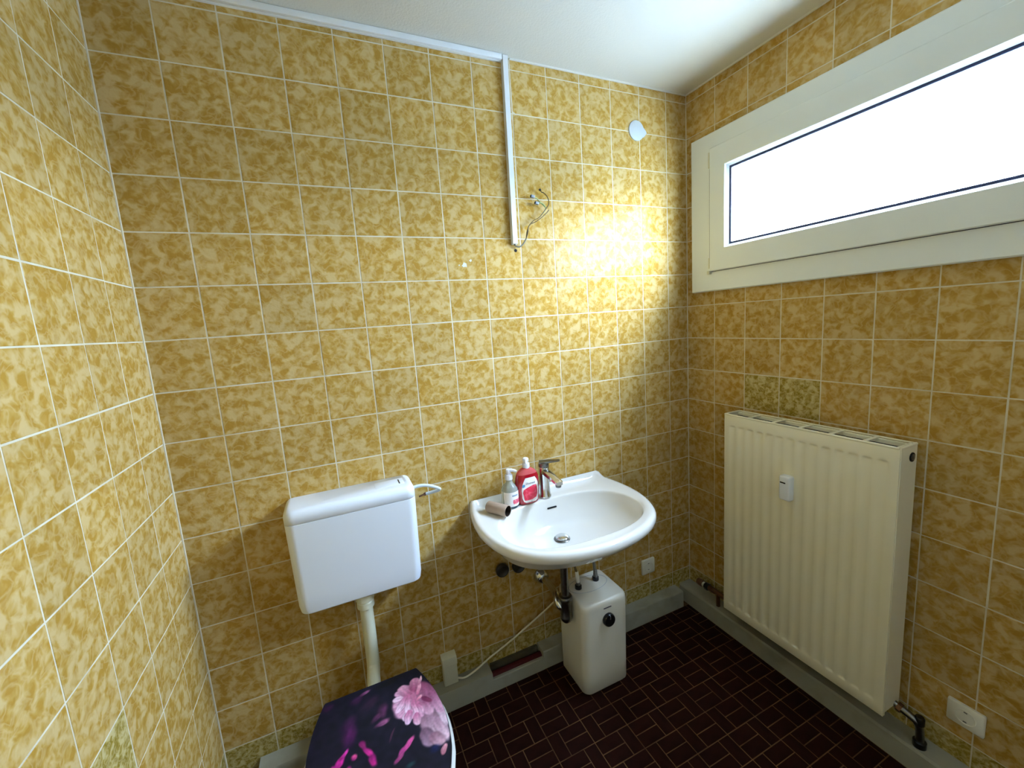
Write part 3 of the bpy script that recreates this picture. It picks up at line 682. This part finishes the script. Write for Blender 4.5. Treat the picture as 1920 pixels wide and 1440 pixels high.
lathe(bm, [(0.0115, 0.168), (0.0120, 0.171), (0.0118, 0.178), (0.009, 0.181)], (bx, by, ZD), n=20)
tube(bm, [(bx, by, ZD + 0.175), (bx - 0.006, by - 0.014, ZD + 0.1755), (bx - 0.012, by - 0.027, ZD + 0.172), (bx - 0.0135, by - 0.030, ZD + 0.167)], 0.0045, 10)
put('pump', bm, 'pump', t)
# clear sanitizer
bx, by = 1.0475, -0.078
CP = [(0.0, 0.029, 0.029), (0.003, 0.0325, 0.0325), (0.010, 0.033, 0.033), (0.068, 0.033, 0.033), (0.076, 0.031, 0.031), (0.085, 0.024, 0.024), (0.094, 0.0155, 0.0155), (0.104, 0.0125, 0.0125), (0.110, 0.012, 0.012)]
t = thing('hand_wash_bottle', 'small clear pump bottle with a white label, left of the red soap', 'bottle', (bx, by, ZD))
put('body', loft(NB(), bottle_body(bx, by, ZD, CP, 2.0)), 'clear', t, angle=60)
put('foot', loft(NB(), bottle_body(bx, by, ZD - 0.0002, [(0.0, 0.0295, 0.0295), (0.003, 0.0332, 0.0332), (0.009, 0.0336, 0.0336)], 2.0)), 'navy', t)
lb = put('label', wrap(bx, by, ZD, CP, [(0.009, -0.0334, 0.0334), (0.035, -0.0334, 0.0334), (0.066, -0.0334, 0.0334)], 0.0004, 2.0, 20), 'label', t)
put('grey_band', wrap(bx, by, ZD, CP, [(0.049, -0.005, 0.020), (0.055, -0.005, 0.020)], 0.0009, 2.0), 'label_grey', lb)
put('red_print', wrap(bx, by, ZD, CP, [(0.018, 0.0, 0.028), (0.026, -0.003, 0.0295), (0.036, -0.001, 0.0305)], 0.0009, 2.0), 'label_pink', lb)
bm = NB(); lathe(bm, [(0.0140, 0.108), (0.0145, 0.110), (0.0145, 0.125), (0.013, 0.128), (0.0065, 0.129), (0.0060, 0.136)], (bx, by, ZD), n=24)
lathe(bm, [(0.0095, 0.134), (0.0100, 0.136), (0.0098, 0.146), (0.008, 0.149)], (bx, by, ZD), n=20)
tube(bm, [(bx - 0.006, by + 0.002, ZD + 0.144), (bx + 0.012, by - 0.010, ZD + 0.145), (bx + 0.026, by - 0.020, ZD + 0.140)], [0.007] * 8 + [0.006] * 6 + [0.0048] * 4, 10)
put('pump', bm, 'pump', t)
# cardboard roll core
A = Vector((0.955, -0.080, 0.8045)); B_ = Vector((1.003, -0.158, 0.8045)); d = (B_ - A).normalized(); Lr = (B_ - A).length
bm = NB(); lathe(bm, [(0.0205, 0), (0.0212, 0.001), (0.0212, Lr - 0.001), (0.0205, Lr), (0.0195, Lr), (0.0195, 0.0), (0.0205, 0)][:6], A, d, 36)
bmesh.ops.delete(bm, geom=[f for f in bm.faces if len(f.verts) > 4], context='FACES')
vb = bm.verts[:]
n36 = 36
for i in range(n36): bm.faces.new((vb[5 * n36 + i], vb[5 * n36 + (i + 1) % n36], vb[(i + 1) % n36], vb[i]))
o = put('roll_core', bm, 'card', loc=(0.98, -0.12, 0.783))
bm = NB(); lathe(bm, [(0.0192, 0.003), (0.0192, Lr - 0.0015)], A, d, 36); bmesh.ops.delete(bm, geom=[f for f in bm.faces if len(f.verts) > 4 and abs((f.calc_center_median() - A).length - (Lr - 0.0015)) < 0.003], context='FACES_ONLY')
put('inner_shade', bm, 'darkcard', o); tag(o, 'empty brown cardboard roll core lying on the left rim of the basin', 'cardboard tube')  # dark liner, the shade inside the tube put in as colour

# ------------------------------------------------------------------ trap, valves, heater
t = thing('bottle_trap', 'dull chrome bottle trap under the wash basin', 'trap', (1.203, -0.19, 0.31))
bm = NB(); lathe(bm, [(0.028, 0.0), (0.030, -0.004), (0.030, -0.016), (0.0155, -0.02), (0.0150, -0.24)], (1.205, -0.19, 0.645), n=24); put('tailpipe', bm, 'dchrome', t)
bm = NB(); lathe(bm, [(0.019, 0.116), (0.0245, 0.114), (0.0255, 0.110), (0.0255, 0.094), (0.0235, 0.090), (0.0235, 0.030), (0.0245, 0.028), (0.0245, 0.020), (0.0215, 0.010), (0.014, 0.001), (0.004, 0.0)], (1.205, -0.19, 0.300), n=28); put('cup', bm, 'dchrome', t)
bm = NB(); lathe(bm, [(0.0255, 0.093), (0.0275, 0.096), (0.0275, 0.108), (0.0255, 0.111)], (1.205, -0.19, 0.300), n=16); put('collar', bm, 'dchrome', t)
bm = NB(); tube(bm, [(1.196, -0.004, 0.394), (1.196, -0.06, 0.394), (1.194, -0.115, 0.394), (1.188, -0.145, 0.390), (1.182, -0.165, 0.380), (1.184, -0.178, 0.368), (1.196, -0.187, 0.362)], 0.0145, 18); put('outlet_arm', bm, 'chrome', t)
bm = NB(); lathe(bm, [(0.037, 0.0), (0.036, 0.004), (0.026, 0.022), (0.020, 0.030), (0.015, 0.032)], (1.196, -0.001, 0.394), (0, -1, 0), 28); put('wall_rosette', bm, 'chrome', t)
for (x, z, y, lab) in ((1.010, 0.492, -0.008, 'dark grey round valve knob low on the wall, left of the pair under the basin'), (1.083, 0.487, -0.004, 'dark round valve knob half hidden behind the basin rim, right of the pair')):
    t = thing('angle_valve', lab, 'valve', (x, 0, z), 'valve knobs under the basin')
    bm = NB(); lathe(bm, [(0.011, 0.0), (0.011, 0.02)], (x, -0.001, z), (0, -1, 0), 18); put('stem', bm, 'dchrome', t)
    bm = NB(); lathe(bm, [(0.024, 0.014), (0.0275, 0.018), (0.0280, 0.030), (0.026, 0.034), (0.022, 0.0345), (0.019, 0.032), (0.002, 0.031)], (x, -0.001, z), (0, -1, 0), 28); put('knob', bm, 'valveknob', t)
# water heater
t = thing('water_heater', 'small white under-sink water heater box standing on the brick floor', 'water heater', (1.335, -0.17, 0))
def hr(z, e=0): return rrect(1.232 + e, 1.444 - e, -0.272 + e - (z - 0.2) * 0.03, -0.078 - e, 0.030, z, 6, 0.02)
put('body', loft(NB(), [hr(0.004, 0.010), hr(0.006, 0.004), hr(0.012, 0.0)] + [hr(z) for z in (0.1, 0.25, 0.37)] + [hr(0.383, 0.001), hr(0.391, 0.004), hr(0.396, 0.010), hr(0.397, 0.016)]), 'plastic', t, angle=60)
bm = NB(); box(bm, 1.26, 1.41, -0.24, -0.10, 0.0, 0.006); put('foot', bm, 'black', t, smooth=False)
bm = NB(); lathe(bm, [(0.0250, 0.0), (0.0262, 0.002), (0.0255, 0.012), (0.023, 0.016), (0.002, 0.017)], (1.342, -0.276, 0.318), (0, -1, 0.03), 32); put('knob', bm, 'black', t)
bm = NB(); box(bm, 1.323, 1.358, -0.2795, -0.2765, 0.3665, 0.3695); put('nameplate', bm, 'label_dark', t, smooth=False)
bm = NB(); box(bm, 1.3415, 1.3425, -0.2946, -0.2930, 0.326, 0.341); put('knob_mark', bm, 'label_grey', t, smooth=False)
# oval seam on the lid
bm = NB(); P = [Vector((1.335 + 0.088 * math.cos(a), -0.155 + 0.048 * math.sin(a), 0.3972)) for a in [2 * PI * i / 48 for i in range(49)]]
tube(bm, P, 0.0007, 5, curve=False); put('lid_seam', bm, 'label_grey', t)
for (x, y) in ((1.285, -0.160), (1.378, -0.148)):
    bm = NB(); lathe(bm, [(0.0135, 0.0), (0.0140, 0.002), (0.0135, 0.014), (0.011, 0.016)], (x, y, 0.397), n=20); ft = put('hose_socket', bm, 'black', t)
    bm = NB(); lathe(bm, [(0.0105, 0.0), (0.0105, 0.012), (0.008, 0.015)], (x, y, 0.412), n=6); put('nut', bm, 'dchrome', ft, smooth=False)
t = thing('braided_hose', 'grey braided steel hose from basin to the right fitting of the white heater', 'hose', (1.378, -0.148, 0.42))
bm = tube(NB(), [(1.378, -0.148, 0.422), (1.376, -0.146, 0.455), (1.376, -0.14, 0.50), (1.372, -0.128, 0.55), (1.345, -0.115, 0.61), (1.29, -0.1, 0.66), (1.235, -0.085, 0.70)], 0.0062, 12); put('hose', bm, 'steel', t)
bm = NB(); lathe(bm, [(0.0085, 0.0), (0.0085, 0.022), (0.0065, 0.024)], (1.378, -0.148, 0.420), n=16); put('ferrule', bm, 'dchrome', t)
t = thing('green_hose', 'thin olive green hose with a white sleeve at the left fitting of the white heater', 'hose', (1.285, -0.160, 0.42))
bm = tube(NB(), [(1.283, -0.158, 0.46), (1.276, -0.145, 0.505), (1.262, -0.13, 0.55), (1.24, -0.11, 0.62), (1.225, -0.09, 0.69)], 0.0055, 12); put('hose', bm, 'wirebrown', t)
bm = NB(); lathe(bm, [(0.0075, 0.0), (0.0080, 0.002), (0.0072, 0.045), (0.006, 0.047)], (1.285, -0.160, 0.424), (-0.06, 0.05, 1), 16); put('sleeve', bm, 'plastic', t)

# ------------------------------------------------------------------ power box and cable on the left ledge
t = thing('junction_box', 'small cream box with a hinged cap on the wall above the grey plinth', 'junction box', (0.758, -0.018, 0.086))
put('body', box(NB(), 0.731, 0.786, -0.034, -0.0005, 0.0865, 0.168, 0.002), 'oldplastic', t)
bm = NB(); loft(bm, [[Vector((x, y, z)) for x, y in ((0.7295, ya), (0.7875, ya), (0.7875, -0.0005), (0.7295, -0.0005))] for z, ya in ((0.1698, -0.036), (0.185, -0.036), (0.199, -0.030), (0.2045, -0.018), (0.206, -0.006))])
put('cap', bm, 'oldplastic', t, angle=40)
put('seam', box(NB(), 0.7325, 0.7845, -0.0335, -0.001, 0.1675, 0.1700), 'black', t, smooth=False)
o = put('power_cable', tube(NB(), [(0.787, -0.022, 0.094), (0.815, -0.030, 0.090), (0.862, -0.028, 0.100), (0.927, -0.022, 0.124), (1.026, -0.022, 0.162), (1.13, -0.022, 0.209), (1.20, -0.022, 0.242), (1.255, -0.024, 0.27), (1.33, -0.026, 0.285)], 0.0036, 10), 'cable', loc=(0.79, -0.02, 0.09))
tag(o, 'cream power cable rising from the small box to behind the heater', 'cable')

# ------------------------------------------------------------------ sockets
def socket(name, label, c, nrm, s, double=False):
    t = thing(name, label, 'socket', c, None)
    B = basis(nrm).to_4x4(); mx = Matrix.Translation(Vector(c) + Vector(nrm) * 0.0005) @ B
    hw, hh = s
    bm = NB(); loft(bm, [rrect(-hw, hw, -hh, hh, 0.004, 0.0, 3), rrect(-hw, hw, -hh, hh, 0.004, 0.007, 3), rrect(-hw + .002, hw - .002, -hh + .002, hh - .002, 0.004, 0.009, 3)])
    k = NB(); merge(k, bm, mx); put('plate', k, 'plastic', t)
    r = hh * 0.56
    bm = NB(); lathe(bm, [(r + 0.003, 0.0085), (r + 0.0025, 0.0105), (r, 0.0105), (r - 0.001, 0.004), (0.002, 0.0035)], (0, 0, 0), n=32)
    k = NB(); merge(k, bm, mx); put('dish', k, 'plastic', t)
    for sx_ in (-1, 1):
        a = math.radians(35)
        bm = NB(); lathe(bm, [(0.0026, 0.0035), (0.0026, 0.0045)], (sx_ * 0.0095 * math.cos(a), sx_ * 0.0095 * math.sin(a), 0), n=12); k = NB(); merge(k, bm, mx); put('pin_hole', k, 'hole', t)
    for sy_ in (-1, 1):
        bm = NB(); box(bm, -0.004, 0.004, sy_ * (r - 0.005) - 0.002, sy_ * (r - 0.005) + 0.002, 0.0035, 0.0095, 0.0006); k = NB(); merge(k, bm, mx); put('earth_clip', k, 'dchrome', t)
    return t
socket('wall_socket', 'white power socket low on the back wall right of the water heater', (1.786, 0, 0.248), (0, -1, 0), (0.039, 0.038))
socket('wall_socket', 'white power socket on the window wall right of the radiator', (XR, -1.036, 0.243), (-1, 0, 0), (0.040, 0.036))

# ------------------------------------------------------------------ cable ducts, wires, cap on the back wall
t = thing('cable_duct', 'white cable duct running along the ceiling edge of the back wall', 'cable duct', (0.7, -0.01, 2.43))
put('base', box(NB(), 0.20, 1.170, -0.010, -0.0003, 2.424, 2.445, 0.001, 1), 'duct', t, smooth=False)
put('cover', box(NB(), 0.20, 1.164, -0.021, -0.008, 2.4255, 2.4445, 0.002, 2), 'duct', t)
put('end_gap', box(NB(), 1.1645, 1.1662, -0.018, -0.006, 2.428, 2.442), 'hole', t, smooth=False)
t = thing('cable_duct', 'white cable duct hanging straight down from the ceiling to the loose wires', 'cable duct', (1.175, -0.01, 2.1))
def slant(x0t, x1t, x0b, x1b, y0, y1, zt, zb):
    return loft(NB(), [[Vector((a, y0, z)), Vector((b_, y0, z)), Vector((b_, y1, z)), Vector((a, y1, z))] for a, b_, z in ((x0t, x1t, zt), (x0b, x1b, zb))])
put('base', slant(1.166, 1.188, 1.159, 1.181, -0.008, -0.0003, 2.444, 1.785), 'duct', t, smooth=False)
put('cover', slant(1.167, 1.187, 1.160, 1.179, -0.019, -0.0075, 2.443, 1.787), 'duct', t, smooth=False)
t = thing('loose_wires', 'bare brown and green lamp wires sticking out below the white duct', 'wires', (1.17, -0.012, 1.78))
put('cable_sheath', tube(NB(), [(1.168, -0.010, 1.792), (1.172, -0.012, 1.780), (1.188, -0.016, 1.776), (1.204, -0.018, 1.788), (1.216, -0.020, 1.806)], 0.003, 8), 'wiregrey', t)
put('wire', tube(NB(), [(1.216, -0.020, 1.806), (1.224, -0.022, 1.830), (1.228, -0.022, 1.850), (1.250, -0.024, 1.872), (1.275, -0.024, 1.885), (1.30, -0.024, 1.91), (1.322, -0.022, 1.938), (1.318, -0.02, 1.965), (1.303, -0.018, 1.980)], 0.0019, 6), 'wirebrown', t)
put('wire', tube(NB(), [(1.216, -0.020, 1.806), (1.222, -0.018, 1.832), (1.236, -0.018, 1.858), (1.262, -0.020, 1.870), (1.290, -0.020, 1.888), (1.312, -0.020, 1.905), (1.322, -0.02, 1.916)], 0.0019, 6), 'wirebrown', t)
put('wire', tube(NB(), [(1.275, -0.024, 1.885), (1.300, -0.022, 1.908), (1.308, -0.020, 1.925), (1.295, -0.020, 1.938), (1.278, -0.020, 1.940)], 0.0019, 6), 'wiregreen', t)
put('wire', tube(NB(), [(1.308, -0.020, 1.925), (1.288, -0.018, 1.942), (1.274, -0.018, 1.955), (1.262, -0.018, 1.960)], 0.0019, 6), 'wiregreen', t)
for (x, z, a) in ((1.254, 1.962, 12), (1.271, 1.939, 12)):
    bm = NB(); box(bm, -0.0075, 0.0075, -0.005, 0.005, -0.0052, 0.0052, 0.001); k = NB(); merge(k, bm, Matrix.Translation((x, -0.019, z)) @ Matrix.Rotation(math.radians(a), 4, 'Y')); tb = put('terminal_block', k, 'terminal', t)
    k = NB(); bm = NB(); box(bm, -0.0082, -0.0074, -0.0045, 0.0045, -0.0045, 0.0045); merge(k, bm, Matrix.Translation((x, -0.019, z)) @ Matrix.Rotation(math.radians(a), 4, 'Y')); put('screw_hole', k, 'hole', tb, smooth=False)
bm = NB(); lathe(bm, [(0.0045, 0), (0.0045, 0.008)], (1.287, -0.016, 1.993), (0.6, 0, -0.7), 10); tube(bm, [(1.290, -0.016, 1.989), (1.296, -0.017, 1.981), (1.303, -0.018, 1.980)], 0.0016, 6); put('wire_cap', bm, 'black', t)
bm = NB(); lathe(bm, [(0.0062, -0.0006), (0.0062, 0.0006)], (1.1765, 0.0, 1.7645), (0, -1, 0), 14); put('drill_hole', bm, 'hole', wb, smooth=False)
# paint flakes stuck on the tiles
def flake(x, z, s, seed):
    rr_ = random.Random(seed); P = [(x + s * rr_.uniform(.5, 1.1) * math.cos(a), z + s * rr_.uniform(.5, 1.1) * math.sin(a)) for a in [2 * PI * i / 9 for i in range(9)]]
    bm = NB(); loft(bm, [[Vector((px, y, pz)) for px, pz in P] for y in (0.0002, -0.0011)]); put('paint_flake', bm, 'cap', wb, smooth=False)
flake(0.966, 1.712, 0.011, 3); flake(0.990, 1.727, 0.005, 5); flake(0.945, 1.711, 0.003, 8)
t = thing('blank_cover_disc', 'round white blank cover on the back wall near the right corner', 'wall cover', (1.781, 0, 2.264))
bm = NB(); P = []
for i in range(40):
    a = 2 * PI * i / 40; r_ = 0.0405
    if abs(math.degrees(a)) < 36 or math.degrees(a) > 324:
        q = abs(((a + PI) % (2 * PI)) - PI); r_ += 0.014 * (1 - q / math.radians(36)) ** 1.5
    P.append((1.781 + r_ * math.cos(a), 2.264 + r_ * math.sin(a) - (0.004 if r_ > 0.042 else 0)))
loft(bm, [[Vector((px, -0.0003, pz)) for px, pz in P], [Vector((px, -0.0045, pz)) for px, pz in P], [Vector((lerp(px, 1.781, .04), -0.0058, lerp(pz, 2.264, .04))) for px, pz in P]])
put('cover', bm, 'cap', t)

# ------------------------------------------------------------------ radiator
XF, XB, RY0, RY1, RZ0, RZ1 = 1.939, 2.034, -0.311, -0.893, 0.168, 1.050
t = thing('radiator', 'cream panel radiator with vertical grooves on the wall under the window', 'radiator', (1.985, -0.60, 0.168))
def flute_panel(x, sgn, nf=14):
    bm = NB(); pitch = 0.0388; m0 = (abs(RY1 - RY0) - nf * pitch) / 2
    ysn = [0.0, 0.008]
    for k in range(nf):
        s = m0 + k * pitch
        ysn += [s + 0.004, s + 0.0075, s + 0.012, s + 0.020, s + 0.0275, s + 0.0315, s + 0.035]
    ysn += [0.574, 0.582]
    zs = [0.0, 0.004, 0.030, 0.036, 0.039, 0.042, 0.045, 0.050, 0.060, 0.068] + [0.068 + 0.744 * i / 8 for i in range(1, 8)] + [0.812, 0.820, 0.830, 0.835, 0.838, 0.841, 0.844, 0.850, 0.878, 0.882]
    V = []
    for z in zs:
        row = []
        for y in ysn:
            dpt = 0.0
            fy = ((y - m0) % pitch) - pitch / 2
            if m0 - 1e-6 <= y <= m0 + nf * pitch + 1e-6:
                py = 1 - ss(0.0040, 0.0165, abs(fy))
                e = min(z - 0.036, 0.844 - z); hz = 1 - ss(0.0, 1.0, max(0, 1 - e / 0.009))
                dpt = (0.0021 + 0.0034 * max(0.0, 1 - e / 0.030)) * py * (hz if e > 0 else 0)
            ed = 0.002 if (y in (0.0, 0.582) or z in (0.0, 0.882)) else 0
            row.append(bm.verts.new((x + sgn * (dpt + ed), RY0 - y, RZ0 + z)))
        V.append(row)
    for a, b_ in zip(V, V[1:]):
        for i in range(len(ysn) - 1): bm.faces.new((a[i], a[i + 1], b_[i + 1], b_[i]))
    # closing sheet behind
    n0 = [V[0][0], V[0][-1], V[-1][-1], V[-1][0]]
    bk = [bm.verts.new(v.co + Vector((sgn * 0.012, 0, 0))) for v in n0]
    bm.faces.new(bk)
    bm.faces.new([*V[0], bk[1], bk[0]]); bm.faces.new([*V[-1], bk[2], bk[3]])
    bm.faces.new([r_[0] for r_ in V] + [bk[3], bk[0]]); bm.faces.new([r_[-1] for r_ in V] + [bk[2], bk[1]])
    return bm
put('front_panel', flute_panel(XF, 1), 'radiator', t, angle=50)
put('back_panel', box(NB(), XB - 0.014, XB - 0.002, RY1, RY0, RZ0, RZ1, 0.002), 'radiator', t)
for y0, y1 in ((RY0 - 0.001, RY0 + 0.0015), (RY1 - 0.0015, RY1 + 0.001)):
    put('side_panel', box(NB(), XF + 0.006, XB, y0, y1, RZ0 + 0.012, RZ1 + 0.004, 0.001, 1), 'radiator', t)
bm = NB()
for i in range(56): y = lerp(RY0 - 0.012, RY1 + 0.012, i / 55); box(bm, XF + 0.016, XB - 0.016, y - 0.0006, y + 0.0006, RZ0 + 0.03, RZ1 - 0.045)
box(bm, XF + 0.0125, XB - 0.0145, RY1 + 0.004, RY0 - 0.004, RZ1 - 0.018, RZ1 - 0.012)  # added dark sheet, paints the shade seen through the grille openings
o = put('fins_and_shade_sheet', bm, 'fin', t, smooth=False); o['kind'] = 'stuff'
# top grille: rim + bars
bm = NB()
tube(bm, [(XF + 0.004, RY0 - 0.002, 1.0535), (XF + 0.004, RY1 + 0.002, 1.0535)], 0.0042, 10)
tube(bm, [(XF + 0.004, RY1 + 0.001, 1.0535), (XB - 0.002, RY1 + 0.001, 1.0535)], 0.0042, 10)
tube(bm, [(XF + 0.004, RY0 - 0.001, 1.0535), (XB - 0.002, RY0 - 0.001, 1.0535)], 0.0036, 10)
tube(bm, [(XB - 0.002, RY0 - 0.002, 1.0535), (XB - 0.002, RY1 + 0.002, 1.0535)], 0.0030, 10)
gr = put('top_grille', bm, 'radiator', t)
for i in range(1, 6):
    y = lerp(RY0, RY1, i / 6)
    put('bar', box(NB(), XF + 0.006, XB - 0.004, y - 0.006, y + 0.006, 1.0495, 1.0535, 0.001, 1), 'radiator', gr)
put('bar', box(NB(), XF + 0.006, XB - 0.004, RY1 + 0.010, RY1 + 0.016, 1.0495, 1.0535, 0.001, 1), 'radiator', gr)
bm = NB(); lathe(bm, [(0.014, 0), (0.014, 0.003)], (XB - 0.030, RY1 - 0.001, 1.018), (0, -1, 0), 20); put('side_hole', bm, 'hole', t, smooth=False)
bm = NB(); lathe(bm, [(0.0105, 0), (0.0105, 0.0035), (0.004, 0.0038), (0.004, 0.006)], (XB - 0.030, RY1 - 0.002, 1.018), (0, -1, 0), 6); put('bleed_valve', bm, 'dchrome', t, smooth=False)
# heat meter clipped on the radiator
t = thing('heat_meter', 'small white heat meter with a dark display slot on the radiator front', 'heat meter', (XF - 0.01, -0.579, 0.826))
bm = NB()
def hm(x, e): return [Vector((x, p.x, p.y)) for p in rrect(-0.5995 + e, -0.5595 - e, 0.782 + e, 0.874 - e, 0.006, 0, 4)]
loft(bm, [hm(XF + 0.002, 0), hm(XF - 0.018, 0), hm(XF - 0.0225, 0.002), hm(XF - 0.0245, 0.006)]); put('case', bm, 'cistern', t, angle=60)
put('display', box(NB(), XF - 0.0252, XF - 0.0235, -0.585, -0.565, 0.8465, 0.8515, 0.0008, 1), 'hole', t)
# valves
t = thing('radiator_valve', 'old brass valve with a black nut in the corner left of the radiator', 'valve', (2.02, -0.2, 0.15))
d = Vector((0, -1, 0.03)); c = Vector((2.022, -0.095, 0.143))
bm = NB(); lathe(bm, [(0.012, 0.0), (0.0155, 0.003), (0.0165, 0.012), (0.0165, 0.030), (0.014, 0.034)], c, d, 18); put('knob', bm, 'brass', t)
bm = NB(); lathe(bm, [(0.012, 0.034), (0.012, 0.047)], c, d, 18); put('ring', bm, 'oldplastic', t)
bm = NB(); lathe(bm, [(0.0165, 0.047), (0.0175, 0.050), (0.0175, 0.066), (0.0165, 0.069)], c, d, 8); put('nut', bm, 'black', t, smooth=False)
bm = NB(); tube(bm, [c + d * 0.066, c + d * 0.10, c + d * 0.15, c + d * 0.222], [0.0135] * 10 + [0.011] * 20, 14, 8); put('body', bm, 'brass', t)
bm = NB(); tube(bm, [c + d * 0.12, c + d * 0.12 + Vector((0.0, 0, -0.03)), c + d * 0.12 + Vector((0, 0, -0.065))], 0.009, 12); put('riser_pipe', bm, 'brass', t)
t = thing('radiator_valve', 'dark grey lockshield valve at the lower right end of the radiator', 'valve', (2.015, -0.93, 0.15))
bm = NB(); lathe(bm, [(0.010, -0.01), (0.010, 0.012)], (2.010, RY1, 0.184), (0, -1, -0.25), 14); put('stub', bm, 'dchrome', t)
bm = NB(); lathe(bm, [(0.0150, 0.008), (0.0150, 0.020)], (2.010, RY1, 0.184), (0, -1, -0.25), 6); put('nut', bm, 'brass', t, smooth=False)
bm = NB(); tube(bm, [(2.010, RY1 - 0.018, 0.180), (2.012, RY1 - 0.040, 0.174), (2.016, RY1 - 0.056, 0.162), (2.020, RY1 - 0.062, 0.135), (2.021, RY1 - 0.063, 0.082)], 0.011, 14); put('elbow', bm, 'dchrome', t)
bm = NB(); lathe(bm, [(0.017, 0.0), (0.017, 0.018), (0.013, 0.021)], (2.021, RY1 - 0.063, 0.083), n=18); put('foot_nut', bm, 'black', t)
bm = NB(); lathe(bm, [(0.0125, 0.0), (0.0125, 0.022), (0.010, 0.026)], (2.019, RY1 - 0.060, 0.160), (0, 0, 1), 16); put('cap', bm, 'black', t)
